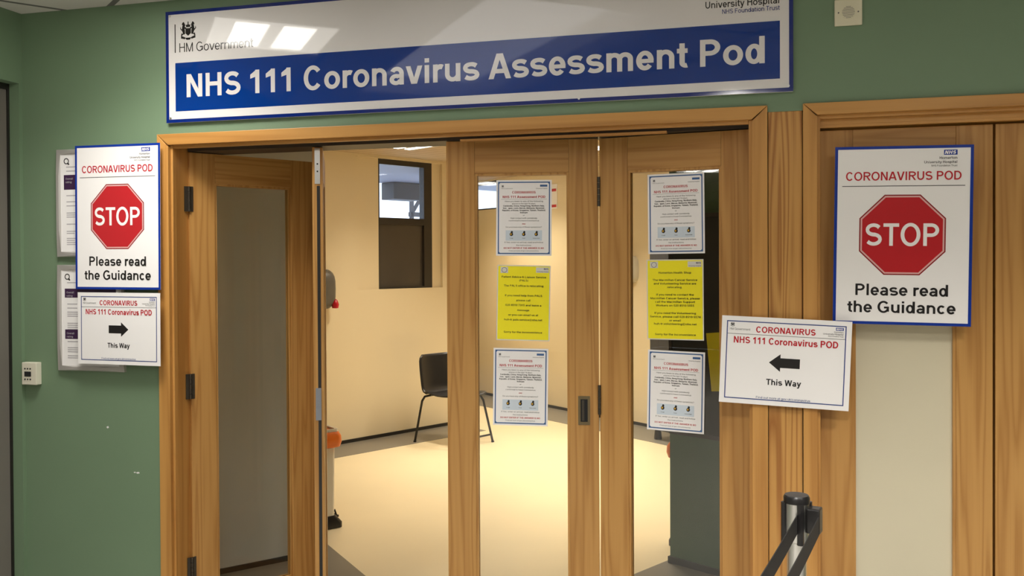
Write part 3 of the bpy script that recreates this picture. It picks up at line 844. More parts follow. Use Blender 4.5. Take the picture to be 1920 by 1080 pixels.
b = MB(); b.box(L2 - .0024, 0.018, 0.01, L2 + .0006, 0.030, 1.93); b.build('edge_groove', M['skirt'], leaf2)

P3, P4 = (-1.150, 0.100), (-0.004, 0.100)
leaf3, L3 = leaf('door_3', 'glazed door leaf right of the gap, three notices on its glass', P3, (JOINT[0] - .0012, JOINT[1]))
leaf4, L4 = leaf('door_4', 'glazed door leaf by the right jamb, three notices on its glass', (JOINT[0] + .0012, JOINT[1]), P4)
for z in (1.885, 1.095, 0.35): butt_hinge(leaf3, L3 + .0012, z, plates=(), h=0.112)
# recessed pull in the right stile of leaf 3
b = MB(); x0, x1, z0, z1 = 0.506, 0.551, 0.998, 1.108
b.box(x0, -.0025, z0, x0 + .009, .001, z1); b.box(x1 - .009, -.0025, z0, x1, .001, z1); b.box(x0 + .009, -.0025, z0, x1 - .009, .001, z0 + .012); b.box(x0 + .009, -.0025, z1 - .012, x1 - .009, .001, z1)
pull = b.build('flush_pull', plain('aged_brass', (0.20, 0.155, 0.085), 0.4, metal=0.8), leaf3)
MB().box(x0 + .009, -.0008, z0 + .012, x1 - .009, .0008, z1 - .012).build('recess', M['hole'], pull)
MB().box(x0 + .014, -.0022, z0 + .016, x0 + .023, .0006, z1 - .016).build('grip', M['hinge'], pull)

# closed doors on the right
leaf5, L5 = leaf('door_5', 'closed door leaf with a frosted cream panel on the right', (0.212, 0.060), (0.757, 0.060), glazing=M['blind'], top=2.064)
leaf6, L6 = leaf('door_6', 'closed door leaf at the right edge of the photo', (0.762, 0.060), (1.307, 0.060), glazing=M['blind'], top=2.064)

# ================================================================== PRINTED SIGNS AND NOTICES

def line(parent, name, mat, s, x, z, cap, width=None, align='l', W=0.2, y=0.0, q=28, shear=0.0):
    b = MB()
    letter(b, s, x, z, cap, width, align, W, y, shear, q)
    return b.build(name, M[mat], parent)


def words(parent, name, mat, s, x, z, cap, width, W=0.2, y=0.0, q=28):
    """One mesh per word, spaced as one line of the given width."""
    k = width / text_width(s, W); pen = x
    for wd in s.split(' '):
        ww = text_width(wd, W) * k
        line(parent, name, mat, wd, pen, z, cap, ww, 'l', W, y, q)
        pen += ww + text_width(' ', W) * k


def crest(mb, cx, cz, s, y=0.0):
    """Small coat of arms with two supporters, shield, crown and scroll; s is its full height."""
    def P(pts): mb.flat([(cx + px * s, cz + pz * s) for px, pz in pts], y)
    for m in (-1, 1):
        P([(m * .20, -.18), (m * .30, -.20), (m * .40, .05), (m * .36, .30), (m * .22, .42), (m * .18, .30), (m * .24, .18), (m * .20, .0)])
        P([(m * .20, .30), (m * .40, .34), (m * .36, .46), (m * .26, .50)])
        P([(m * .12, .08), (m * .30, .16), (m * .28, .24), (m * .12, .18)])
        P([(m * .38, .0), (m * .50, .12), (m * .48, .26), (m * .44, .12), (m * .36, .08)])
        P([(m * .24, -.18), (m * .42, -.12), (m * .46, -.30), (m * .40, -.30), (m * .34, -.20)])
        P([(m * .18, -.36), (m * .44, -.26), (m * .46, -.40), (m * .20, -.46)])
    P([(.17, .14), (.17, -.14), (.0, -.28), (-.17, -.14), (-.17, .14)])
    P([(-.12, .20), (.12, .20), (.15, .34), (.05, .32), (.02, .42), (-.02, .42), (-.05, .32), (-.15, .34)])
    P([(-.03, .42), (.03, .42), (.03, .50), (-.03, .50)])
    P([(-.20, -.38), (.20, -.38), (.10, -.50), (-.10, -.50)])
    return mb


def lozenge(p, x1, z0, h, mats, y):
    """White slanted initials on a blue lozenge, right edge x1."""
    w = h * 2.45
    bx = MB(); bx.rect(x1 - w, z0, x1, z0 + h, y); bx.build('logo_block', mats[0], p)
    t = MB(); letter(t, 'NHS', x1 - w / 2 - h * .10, z0 + h * .16, h * .68, w * .86, 'c', .25, y - .0002, shear=0.22, q=20)
    t.build('logo_letters', mats[1], p)


def sheet_base(name, label, cat, w, h, loc, rotz=0.0, tilt=0.0, group=None, mat='paper', thick=0.0012, bow=0.0, parent_mat=None):
    o = thing(name, label, cat, loc, rotz, group, tilt)
    if bow:
        b = MB(); n = 12; top = []
        for i in range(n + 1):
            u = i / n
            x = -w / 2 + w * u
            top.append((x, -bow * sin(pi * u)))
        vs = [(x, y, -h / 2) for x, y in top] + [(x, y, h / 2) for x, y in top] + [(x, y + thick, -h / 2) for x, y in top] + [(x, y + thick, h / 2) for x, y in top]
        k = n + 1; fs = []
        for i in range(n):
            fs.append((i, i + 1, k + i + 1, k + i)); fs.append((2 * k + i, 3 * k + i, 3 * k + i + 1, 2 * k + i + 1))
            fs.append((i, 2 * k + i, 2 * k + i + 1, i + 1)); fs.append((k + i, k + i + 1, 3 * k + i + 1, 3 * k + i))
        fs.append((0, k, 3 * k, 2 * k)); fs.append((n, 2 * k + n, 3 * k + n, k + n))
        b.add(vs, fs)
    else:
        b = MB(); b.box(-w / 2, 0, -h / 2, w / 2, thick, h / 2)
    b.build('sheet', M[mat], o)
    return o


# ---- long sign over the doors
SW, SH = 2.435, 0.450
sg = thing('overhead_sign', 'long glossy white and blue hospital sign mounted above the folding doors', 'sign', (-1.0895, -0.016, 2.424))
MB().box(-SW / 2, 0, -SH / 2, SW / 2, 0.012, SH / 2).build('panel', M['sign_white'], sg, bevel=0.001)
b = MB(); b.outline(-SW / 2, -SH / 2, SW / 2, SH / 2, 0.0135, -.0003); b.build('blue_border', M['sign_navy'], sg)
b = MB(); b.rect(-1.174, -0.180, 1.1745, 0.0155, -.0003); b.build('blue_band', M['sign_blue'], sg)
words(sg, 'title_lettering', 'sign_white', 'NHS 111 Coronavirus Assessment Pod', -1.130, -0.125, 0.0925, 2.262, .208, -.0008, q=44)
b = MB(); b.rect(-1.1755, 0.057, -1.1715, 0.172, -.0004); b.build('side_rule', M['sign_black'], sg)
line(sg, 'side_lettering', 'sign_black', 'HM Government', -1.157, 0.058, 0.0365, .338, 'l', .12, -.0004, q=32)
b = MB(); crest(b, -1.113, 0.1425, 0.073, -.0004); b.build('crest', M['sign_black'], sg)
line(sg, 'trust_lettering', 'sign_black', 'University Hospital', 1.1745, 0.074, 0.0235, .248, 'r', .17, -.0004)
line(sg, 'trust_lettering', 'sign_black', 'Homerton', 1.1745, 0.112, 0.0235, .128, 'r', .17, -.0004)
b = MB(); letter(b, 'NHS Foundation Trust', 1.1745, 0.052, 0.0155, .191, 'r', .15, -.0004); b.build('trust_small_lettering', M['sign_navy'], sg)
lozenge(sg, 1.1745, 0.150, 0.046, (M['sign_blue'], M['sign_white']), -.0004)
for x, z in ((-1.197, -.206), (-.284, -.206), (.484, -.212), (1.202, -.206), (-1.197, .206), (-.284, .206), (.484, .206), (1.202, .206)):
    b = MB(); b.tube([(x, .001, z), (x, -.0022, z)], 0.0042, 12); b.build('screw', M['steel'], sg)


# ---- stop posters
def stop_poster(label, loc, w, h, tilt, rotz=0.0):
    o = sheet_base('stop_poster', label, 'poster', w, h, loc, rotz, tilt, thick=.0015)
    y = -.0003
    b = MB(); b.outline(-w / 2, -h / 2, w / 2, h / 2, .0095, y); b.build('blue_border', M['ink_blue'], o)
    sx, sz = w / .424, h / .590
    b = MB(); letter(b, 'CORONAVIRUS POD', 0, .182 * sz, .0285 * sz, .356 * sx, 'c', .18, y); b.build('heading', M['ink_red'], o)
    b = MB(); b.rect(-.188 * sx, .162 * sz, .188 * sx, .1645 * sz, y); b.build('rule', M['ink_grey'], o)
    def octagon(r): return [(r * 1.0824 * cos(rad(22.5 + 45 * k)) * sx, r * 1.0824 * sin(rad(22.5 + 45 * k)) * sz + .002 * sz) for k in range(8)]
    for r, m, yy in ((.1325, 'stop_dark', y), (.1285, 'stop_pink', y - .0001), (.1235, 'stop_red', y - .0002)):
        b = MB(); b.flat(octagon(r), yy); b.build('octagon' if m == 'stop_red' else 'octagon_rim', M[m], o)
    b = MB(); letter(b, 'STOP', 0, -.034 * sz, .074 * sz, .232 * sx, 'c', .185, y - .0004, q=44); b.build('stop_lettering', M['paper'], o)
    line(o, 'instruction_lettering', 'ink_black', 'Please read', 0, -.199 * sz, .0385 * sz, .290 * sx, 'c', .195, y, q=36)
    line(o, 'instruction_lettering', 'ink_black', 'the Guidance', 0, -.256 * sz, .0385 * sz, .334 * sx, 'c', .195, y, q=36)
    xr = .1625 * sx + .0
    lozenge(o, .1635 * sx, .263 * sz, .0165 * sz, (M['ink_blue'], M['paper']), y)
    line(o, 'trust_lettering', 'ink_black', 'Homerton', .1635 * sx, .2495 * sz, .0085 * sz, .054 * sx, 'r', .17, y, q=16)
    line(o, 'trust_lettering', 'ink_black', 'University Hospital', .1635 * sx, .236 * sz, .0085 * sz, .100 * sx, 'r', .17, y, q=16)
    line(o, 'trust_lettering', 'ink_black', 'NHS Foundation Trust', .1635 * sx, .2255 * sz, .006 * sz, .078 * sx, 'r', .14, y, q=16)
    return o


stop_poster('stop poster with red octagon on the closed door at right', (0.470, 0.0, 1.709), .424, .590, rad(0.9))
stop_poster('stop poster with red octagon on the green wall at left', (-2.530, -0.036, 1.821), .409, .596, rad(0.3))


# ---- arrow notices
def way_notice(label, loc, w, h, tilt, direction, rotz=0.0):
    o = sheet_base('direction_notice', label, 'notice', w, h, loc, rotz, tilt)
    y = -.0003; sx, sz = w / .42, h / .30
    b = MB(); iw, ih = w / 2 - .017 * sx, h / 2 - .016 * sz
    b.outline(-iw, -ih, iw, ih, .0033, y); b.build('blue_border', M['ink_navy'], o)
    line(o, 'heading', 'ink_red', 'CORONAVIRUS', 0, .097 * sz, .0205 * sz, .194 * sx, 'c', .205, y)
    line(o, 'heading', 'ink_red', 'NHS 111 Coronavirus POD', 0, .058 * sz, .0225 * sz, .340 * sx, 'c', .205, y)
    b = MB(); b.rect(-.190 * sx, .0885 * sz, .190 * sx, .0900 * sz, y); b.build('rule', M['ink_grey'], o)
    line(o, 'small_lettering', 'ink_grey', 'HM Government', -.183 * sx, .102 * sz, .0075 * sz, .068 * sx, 'l', .12, y, q=14)
    for s, zz, ww, cap in (('Homerton', .110, .030, .005), ('University Hospital', .1025, .064, .0055), ('NHS Foundation Trust', .096, .048, .004)):
        line(o, 'small_lettering', 'ink_grey', s, .184 * sx, zz * sz, cap * sz, ww * sx, 'r', .15, y, q=12)
    b = MB(); crest(b, -.174 * sx, .121 * sz, .014 * sz, y); b.build('crest', M['ink_black'], o)
    lozenge(o, .184 * sx, .1175 * sz, .010 * sz, (M['ink_blue'], M['paper']), y)
    d = direction
    b = MB(); cz = -.003 * sz
    b.flat([(d * .050 * sx, cz), (d * .013 * sx, cz + .030 * sz), (d * .013 * sx, cz - .030 * sz)], y); b.rect(-.050 * sx, cz - .0165 * sz, .0135 * sx, cz + .0165 * sz, y) if d > 0 else b.rect(-.0135 * sx, cz - .0165 * sz, .050 * sx, cz + .0165 * sz, y)
    b.build('arrow', M['ink_black'], o)
    b = MB(); letter(b, 'This Way', 0, -.080 * sz, .0205 * sz, .114 * sx, 'c', .215, y); b.build('this_way_lettering', M['ink_black'], o)
    b = MB(); letter(b, 'Find out more at gov.uk/coronavirus', 0, -.1285 * sz, .0075 * sz, .176 * sx, 'c', .14, y, q=14); b.build('footer_lettering', M['ink_navy'], o)
    return o


way_notice('white notice with black arrow pointing left, taped across the pine post', (0.097, -0.026, 1.284), .421, .298, rad(2.4), -1)
way_notice('white notice with black arrow pointing right, below the left poster', (-2.521, -0.046, 1.362), .396, .296, rad(0.3), 1)


# ---- laminated A4 notices on the glass of the two right-hand leaves
def info_notice(label, leafo, x, z, w, h, tilt=0.0):
    ang = leafo.rotation_euler.z
    base = Vector(leafo.location); yl = THICK / 2 - .0062
    loc = base + Vector((cos(ang) * x - sin(ang) * yl, sin(ang) * x + cos(ang) * yl, z - base.z))
    o = sheet_base('information_notice', label, 'notice', w, h, loc, ang, tilt, thick=.0012)
    y = -.0003; sx, sz = w / .214, h / .305
    b = MB(); iw, ih = w / 2 - .0065, h / 2 - .0065
    b.outline(-iw, -ih, iw, ih, .0042, y)
    for mx in (-1, 1):
        for mz in (-1, 1): b.flat([(mx * iw, mz * ih), (mx * (iw - .013), mz * ih), (mx * iw, mz * (ih - .013))], y)
    b.build('blue_border', M['ink_steel'], o)
    line(o, 'heading', 'ink_red', 'CORONAVIRUS', 0, .0985 * sz, .0092 * sz, .092 * sx, 'c', .2, y, q=16)
    line(o, 'heading', 'ink_red', 'NHS 111 Assessment POD', 0, .0800 * sz, .0095 * sz, .166 * sx, 'c', .2, y, q=16)
    line(o, 'warning_lettering', 'ink_red', 'AND', 0, -.0265 * sz, .0048 * sz, .014 * sx, 'c', .18, y, q=12)
    line(o, 'warning_lettering', 'ink_red', 'DO NOT ENTER IF THE ANSWER IS NO', 0, -.1245 * sz, .0060 * sz, .156 * sx, 'c', .2, y, q=12)
    b = MB(); b.rect(-.088 * sx, .0755 * sz, .088 * sx, .0762 * sz, y); b.build('rule', M['ink_grey'], o)
    for s, zz, ww, cap in (('Have you been to any of the following', .0645, .148, .0054), ('places in the last 14 days:', .0550, .092, .0054),
                           ('or', .0085, .007, .0045), ('Had contact with somebody', -.0035, .104, .0054), ('confirmed to have Coronavirus', -.0135, .118, .0054),
                           ('Do you have any of these symptoms?', -.0395, .140, .0054), ('If Yes, enter on arrival, read and follow', -.1010, .150, .0054), ('the instructions', -.1125, .058, .0054)):
        line(o, 'body_lettering', 'ink_grey', s, 0, zz * sz, cap * sz, ww * sx, 'c', .13, y, q=12)
    line(o, 'small_lettering', 'ink_grey', 'HM Government', -.088 * sx, .1165 * sz, .0040 * sz, .045 * sx, 'l', .1, y, q=12)
    line(o, 'small_lettering', 'ink_grey', 'University Hospital', .090 * sx, .1165 * sz, .0042 * sz, .044 * sx, 'r', .14, y, q=12)
    line(o, 'footer_lettering', 'ink_grey', 'Find out more at gov.uk/coronavirus', 0, -.1345 * sz, .0042 * sz, .116 * sx, 'c', .14, y, q=12)
    for s, zz, ww in (('Cambodia, China, Hong Kong, Northern Italy,', .0458, .160), ('Iran, Japan, Laos, Macau, Malaysia, Myanmar,', .0368, .162), ('Republic of Korea, Singapore, Taiwan, Thailand,', .0278, .168), ('Vietnam', .0188, .030)):
        line(o, 'country_lettering', 'ink_black', s, 0, zz * sz, .0058 * sz, ww * sx, 'c', .2, y, q=12)
    b = MB(); crest(b, -.082 * sx, .1275 * sz, .0095 * sz, y); b.build('crest', M['ink_black'], o)
    b = MB(); b.rect(.062 * sx, .1255 * sz, .090 * sx, .1335 * sz, y); b.build('logo_block', M['ink_steel'], o)
    b = MB(); b.rect(-.070 * sx, -.0915 * sz, .070 * sx, -.0500 * sz, y); b.build('picture_panel', M['pale_blue'], o)
    for k, xx in enumerate((-.048, 0, .048)):
        b = MB(); zc = -.066 * sz
        b.flat([(xx * sx + .0068 * cos(a) * sx, zc + .0072 * sin(a) * sz) for a in [rad(30 * i) for i in range(12)]], y - .0001)
        b.flat([(xx * sx + .002 + .0042 * cos(a) * sx, zc + .009 * sz + .0046 * sin(a) * sz) for a in [rad(36 * i) for i in range(10)]], y - .0001)
        b.build('symptom_figure', M['ink_black'], o)
        line(o, 'symptom_lettering', 'ink_black', ('Cough', 'Fever', 'Shortness of breath')[k], xx * sx, -.0835 * sz, .0035 * sz, (.014, .012, .026)[k] * sx, 'c', .16, y - .0001, q=10)
        b = MB(); b.flat([(xx * sx - .0015 + .0032 * cos(a), zc + .0005 + .0038 * sin(a)) for a in [rad(45 * i) for i in range(8)]], y - .0003); b.build('symptom_mark', M['ink_amber'], o)
    return o


def yellow_notice(label, leafo, x, z, w, h, lines, tilt=0.0):
    ang = leafo.rotation_euler.z
    base = Vector(leafo.location); yl = THICK / 2 - .0062
    loc = base + Vector((cos(ang) * x - sin(ang) * yl, sin(ang) * x + cos(ang) * yl, z - base.z))
    o = sheet_base('yellow_notice', label, 'notice', w, h, loc, ang, tilt, mat='film', thick=.0012)
    y = -.0003; sx, sz = w / .210, h / .297
    b = MB(); b.rect(-w / 2 + .004, -h / 2 + .004, w / 2 - .004, h / 2 - .004, y); b.build('yellow_page', M['yellow'], o)
    y -= .0001
    b = MB(); b.rect(-.092 * sx, .117 * sz, -.062 * sx, .141 * sz, y); b.build('logo_patch', M['film'], o)
    b = MB(); b.rect(.048 * sx, .120 * sz, .098 * sx, .141 * sz, y); b.build('logo_patch', M['film'], o)
    b = MB(); n = 14
    for i in range(n):
        a0, a1 = 2 * pi * i / n, 2 * pi * (i + 1) / n
        b.flat([(-.077 * sx + r * cos(a), .129 * sz + r * sin(a)) for a, r in ((a0, .0105), (a1, .0105), (a1, .0088), (a0, .0088))], y - .0001)
    b.build('logo_ring', M['ink_grey'], o)
    line(o, 'logo_lettering', 'ink_grey', 'NHS', .097 * sx, .1315 * sz, .007 * sz, .019 * sx, 'r', .24, y - .0001, q=12)
    line(o, 'logo_lettering', 'ink_grey', 'University Hospital', .097 * sx, .1225 * sz, .0042 * sz, .046 * sx, 'r', .16, y - .0001, q=12)
    for s, zz, ww in lines: line(o, 'body_lettering', 'ink_black', s, 0, zz * sz, .0074 * sz, ww * sx, 'c', .185, y, q=14)
    return o


info_notice('white information notice above the yellow one on the left glass leaf', leaf3, .300, 1.797, .214, .291, rad(0.5))
yellow_notice('yellow patient advice notice on the glass of the left leaf', leaf3, .2965, 1.470, .206, .290,
              [('Patient Advice & Liaison Service', .0985, .176), ('(PALS)', .0850, .036), ('The PALS office is relocating', .0640, .156), ('If you need help from PALS', .0255, .148),
               ('please call', .0065, .056), ('020 8510 7315 and leave a', -.0125, .142), ('message', -.0320, .048), ('or you can email us at', -.0510, .118), ('huh-tr.pals.service@nhs.net', -.0700, .150), ('Sorry for the inconvenience', -.1190, .152)], rad(1.2))
info_notice('white information notice below the yellow one on the left glass leaf', leaf3, .284, 1.146, .212, .298, rad(0.9))
info_notice('white information notice above the yellow one on the right glass leaf', leaf4, .2915, 1.803, .211, .295, rad(-0.4))
yellow_notice('yellow health shop notice on the glass of the right leaf', leaf4, .287, 1.486, .212, .297,
              [('Homerton Health Shop', .0960, .122), ('The Macmillan Cancer Service', .0690, .166), ('and Volunteering Service are', .0560, .158), ('relocating.', .0425, .056), ('If you need to contact the', .0150, .140),
               ('Macmillan Cancer Service, please', .0015, .184), ('call the Macmillan Support', -.0115, .148), ('Workers on 020 8510 5555', -.0250, .142), ('If you need the Volunteering', -.0530, .154), ('Service, please call 020 8510 5574', -.0665, .188),
               ('or email', -.0800, .044), ('huh-tr.volunteering@nhs.net', -.0930, .158), ('Sorry for the inconvenience', -.1320, .152)], rad(-0.3))
info_notice('white information notice below the yellow one on the right glass leaf', leaf4, .2885, 1.148, .213, .298, rad(1.0))


# ---- snap frames on the green wall
def snap_frame(label, x, z, w, h, blocks, seed):
    o = thing('poster_frame', label, 'poster frame', (x, -0.018, z), 0, 'snap frames on the green wall')
    b = MB(); fw_ = .022
    for poly in ([(-w / 2, -h / 2), (w / 2, -h / 2), (w / 2 - fw_, -h / 2 + fw_), (-w / 2 + fw_, -h / 2 + fw_)], [(-w / 2, h / 2), (w / 2, h / 2), (w / 2 - fw_, h / 2 - fw_), (-w / 2 + fw_, h / 2 - fw_)],
                 [(-w / 2, -h / 2), (-w / 2 + fw_, -h / 2 + fw_), (-w / 2 + fw_, h / 2 - fw_), (-w / 2, h / 2)], [(w / 2, -h / 2), (w / 2 - fw_, -h / 2 + fw_), (w / 2 - fw_, h / 2 - fw_), (w / 2, h / 2)]):
        vs = []
        for px, pz in poly:
            edge = abs(abs(px) - w / 2) < 1e-6 or abs(abs(pz) - h / 2) < 1e-6
            vs.append((px, 0.005 if edge else 0.002, pz))
        cx = sum(p[0] for p in poly) / 4; cz = sum(p[1] for p in poly) / 4
        mid = [((p[0] * .55 + cx * .45) if abs(p[0]) < 9 else p[0], -.004, p[1] * .55 + cz * .45) for p in poly]
        back = [(p[0], .018, p[1]) for p in poly]
        n = 4
        b.add(vs + mid + back, [(4, 5, 6, 7)] + [(i, (i + 1) % n, 4 + (i + 1) % n, 4 + i) for i in range(n)] + [(i, 8 + i, 8 + (i + 1) % n, (i + 1) % n) for i in range(n)])
    b.build('snap_rail', M['alu'], o)
    MB().box(-w / 2 + fw_ - .001, .004, -h / 2 + fw_ - .001, w / 2 - fw_ + .001, .014, h / 2 - fw_ + .001).build('page', M['paper'], o)
    y = .0037; x0 = -w / 2 + .040
    b = MB()
    _P = []
    _ring(_P, 0, 0, .013, .013, 0, 360, .0042, .0042)
    for poly in _P: b.flat([(x0 + .011 + px, h / 2 - .050 + pz) for px, pz in poly], y)
    b.flat([(x0 + .014, h / 2 - .060), (x0 + .020, h / 2 - .054), (x0 + .027, h / 2 - .064), (x0 + .021, h / 2 - .067)], y)
    b.build('logo', M['ink_black'], o)
    for z0, z1 in blocks:
        b = MB(); b.rect(x0 - .002, h / 2 - z1, w / 2 - .036, h / 2 - z0, y); b.build('purple_block', M['purple'], o)
    rnd = random.Random(seed)
    zz = .075
    while zz < h - .05:
        inside = any(z0 - .008 < zz < z1 + .008 for z0, z1 in blocks)
        if not inside:
            L = rnd.choice((.05, .09, .14, .20))
            b = MB(); b.rect(x0 + .010, h / 2 - zz - .0022, x0 + .010 + L, h / 2 - zz + .0022, y); b.build('text_line', M['ink_pale'], o)
            if rnd.random() < .5:
                b = MB(); b.rect(x0 + .010, h / 2 - zz - .0105, x0 + .010 + L * .8, h / 2 - zz - .0065, y); b.build('text_line', M['ink_pale'], o)
        zz += rnd.choice((.017, .026, .030))
    for z0, z1 in blocks:
        line(o, 'block_lettering', 'ink_pale', 'Overall', x0 + .006, h / 2 - z0 - .020, .008, None, 'l', .15, y - .0002, q=10)
        line(o, 'block_lettering', 'ink_pale', 'rating', x0 + .006, h / 2 - z0 - .034, .008, None, 'l', .15, y - .0002, q=10)
    return o


snap_frame('silver framed care report sheet tucked behind the left stop poster', -2.6835, 1.885, .327, .452, [(.108, .170)], 3)
snap_frame('silver framed care report sheet behind the right-pointing arrow notice', -2.6845, 1.402, .327, .446, [(.100, .138), (.272, .312)], 5)

# ================================================================== SMALL FITTINGS ON THE LOBBY WALL
o = thing('wall_controller', 'small ivory control box with dark display and buttons near the left corner', 'control box', (-2.981, -0.001, 1.163))
MB().box(-.0375, -.030, -.0475, .0375, 0, .0475).build('housing', M['plastic_white'], o, bevel=.003)
MB().box(-.023, -.0312, -.012, .010, -.029, .009).build('display', M['hole'], o)
for zz in (.021, -.024):
    for k in range(3):
        b = MB(); b.tube([(-.020 + .0135 * k, -.0295, zz), (-.020 + .0135 * k, -.0320, zz)], .0034, 10); b.build('button', M['hole'], o)
for zz in (.040, -.040):
    b = MB(); b.tube([(-.006, -.0295, zz), (-.006, -.0306, zz)], .0022, 8); b.build('screw', M['plastic_cream'], o)

o = thing('alarm_sounder', 'square cream sounder plate with round grille, right of the long sign', 'sounder', (0.3035, -0.001, 2.4525))
MB().box(-.0435, -.010, -.0435, .0435, 0, .0435).build('plate', M['plastic_cream'], o, bevel=.003)
b = MB(); b.tube([(0, -.0095, 0), (0, -.0125, 0)], .0225, 28); g = b.build('grille', M['plastic_cream'], o)
b = MB()
for k in range(-4, 5):
    hw = (.020 ** 2 - (k * .0046) ** 2) ** .5 if abs(k * .0046) < .020 else 0
    b.rect(-hw, k * .0046 - .0007, hw, k * .0046 + .0007, -.0126)
b.build('slot', M['ink_grey'], g)
for xx in (-.031, .031):
    b = MB(); b.tube([(xx, -.0095, 0), (xx, -.0108, 0)], .0026, 10); b.build('screw', M['ink_grey'], o)

# ================================================================== BARRIER POST
o = thing('barrier_post', 'chrome queue barrier post with black head and belts before the pine post', 'barrier post', (0.105, -0.75, 0))
b = MB(); b.lathe([(.165, 0), (.165, .012), (.150, .022), (.05, .038), (.034, .045)], 0, 0, 36); b.build('base', M['black_metal'], o, smooth=True)
b = MB(); b.lathe([(.0245, .04), (.0245, .905)], 0, 0, 28); b.build('post', M['steel'], o, smooth=True)
b = MB(); b.lathe([(.026, .895), (.0315, .900), (.0315, 1.000)], 0, 0, 32); hd = b.build('head', M['steel'], o, smooth=True)
b = MB(); b.lathe([(.0335, .998), (.0335, 1.012), (.030, 1.018), (.0, 1.0185)], 0, 0, 32); b.build('cap', M['black_plastic'], o, smooth=True)
BD = Vector((-0.22, -0.975, 0)).normalized(); BN = Vector((-BD.y, BD.x, 0))
b = MB()
for a in (-75, 15, 105, 195):
    a2 = rad(a)
    b.tube([(.0315 * cos(a2), .0315 * sin(a2), .895), (.0315 * cos(a2), .0315 * sin(a2), 1.0)], .009, 8)
b.build('belt_slot', M['black_plastic'], hd)
b = MB(); b.box(.028, -.02, .925, .062, .02, .990); b.build('belt_clip', M['black_plastic'], o, bevel=.004, rot=(0, 0, rad(-15)))


def belt(p0, length, z0, z1, sag):
    b = MB(); n = 14; hgt = .048; th = .0012
    pts = []
    for i in range(n + 1):
        u = i / n
        p = p0 + BD * length * u
        pts.append((p.x, p.y, z0 + (z1 - z0) * u - sag * sin(pi * u)))
    vs = []
    for x, y, z in pts:
        for s, zz in ((-1, z), (1, z), (1, z + hgt), (-1, z + hgt)): vs.append((x + BN.x * th * s, y + BN.y * th * s, zz))
    fs = [(0, 1, 2, 3), (4 * n + 3, 4 * n + 2, 4 * n + 1, 4 * n)]
    for i in range(n):
        for k in range(4): fs.append((4 * i + k, 4 * i + 4 + k, 4 * i + 4 + (k + 1) % 4, 4 * i + (k + 1) % 4))
    b.add(vs, fs)
    return b.build('belt', M['belt'], o)


belt(Vector((0.0, -.030, 0)), 1.1, .925, .905, .02)
belt(Vector((.055, -.020, 0)), 1.1, .925, .905, .02)

# ================================================================== INSIDE THE ROOM
# chair
CHX, CHY = -2.628, 4.541
o = thing('chair', 'black moulded shell chair on tube legs against the cream room wall', 'chair', (CHX, CHY, 0), atan2(-LW_D[0], LW_D[1]))
# local +x is the way the chair faces
def shell(n=10):
    b = MB(); nu, nv = 13, 26
    prof = []
    for j in range(nv + 1):
        v = j / nv
        if v < .45:
            t = v / .45; x = .225 - .36 * t; z = .452 - .030 * sin(pi * min(1, t * 1.05)) * .8 - (.018 * (1 - t * 5) if t < .2 else 0)
        elif v < .60:
            t = (v - .45) / .15; a = t * rad(80); x = -.135 - .075 * sin(a); z = .440 + .075 * (1 - cos(a))
        else:
            t = (v - .60) / .40; x = -.209 - .055 * t; z = .502 + .285 * t
        prof.append((x, z))
    vs = []
    for j, (x, z) in enumerate(prof):
        v = j / nv
        w = .225 if v < .5 else .215 - .02 * ((v - .5) / .5) ** 3
        if v > .93: w *= 1 - .16 * ((v - .93) / .07) ** 2
        if v < .06: w *= 1 - .14 * ((.06 - v) / .06) ** 2
        for i in range(nu + 1):
            u = i / nu * 2 - 1
            lift = .022 * abs(u) ** 2.5
            yy = w * u
            if v < .5: vs.append((x, yy, z + lift))
            else: vs.append((x + lift * 1.4, yy, z))
    fs = []
    k = nu + 1
    for j in range(nv):
        for i in range(nu): fs.append((j * k + i, j * k + i + 1, (j + 1) * k + i + 1, (j + 1) * k + i))
    b.add(vs, fs)
    return b
sh = shell().build('seat_shell', M['black_plastic'], o, smooth=True)
md = sh.modifiers.new('thickness', 'SOLIDIFY'); md.thickness = .011; md.offset = -1
for sx_ in (-1, 1):
    for sy_ in (-1, 1):
        b = MB()
        b.tube([(.13 * sx_ - .01, .14 * sy_, .428), (.17 * sx_ - .01, .185 * sy_, .415), (.19 * sx_ - .01, .20 * sy_, .375), (.258 * sx_, .238 * sy_, .012)], .0105, 12)
        b.tube([(.258 * sx_, .238 * sy_, .014), (.260 * sx_, .239 * sy_, .0)], .014, 12)
        b.build('leg', M['black_metal'], o, smooth=True)
b = MB(); b.tube([(.247, -.232, .07), (.247, .232, .07)], .009, 10); b.tube([(-.13, -.14, .428), (-.13, .14, .428)], .009, 8); b.tube([(.12, -.14, .426), (.12, .14, .426)], .009, 8); b.build('stretcher', M['black_metal'], o)


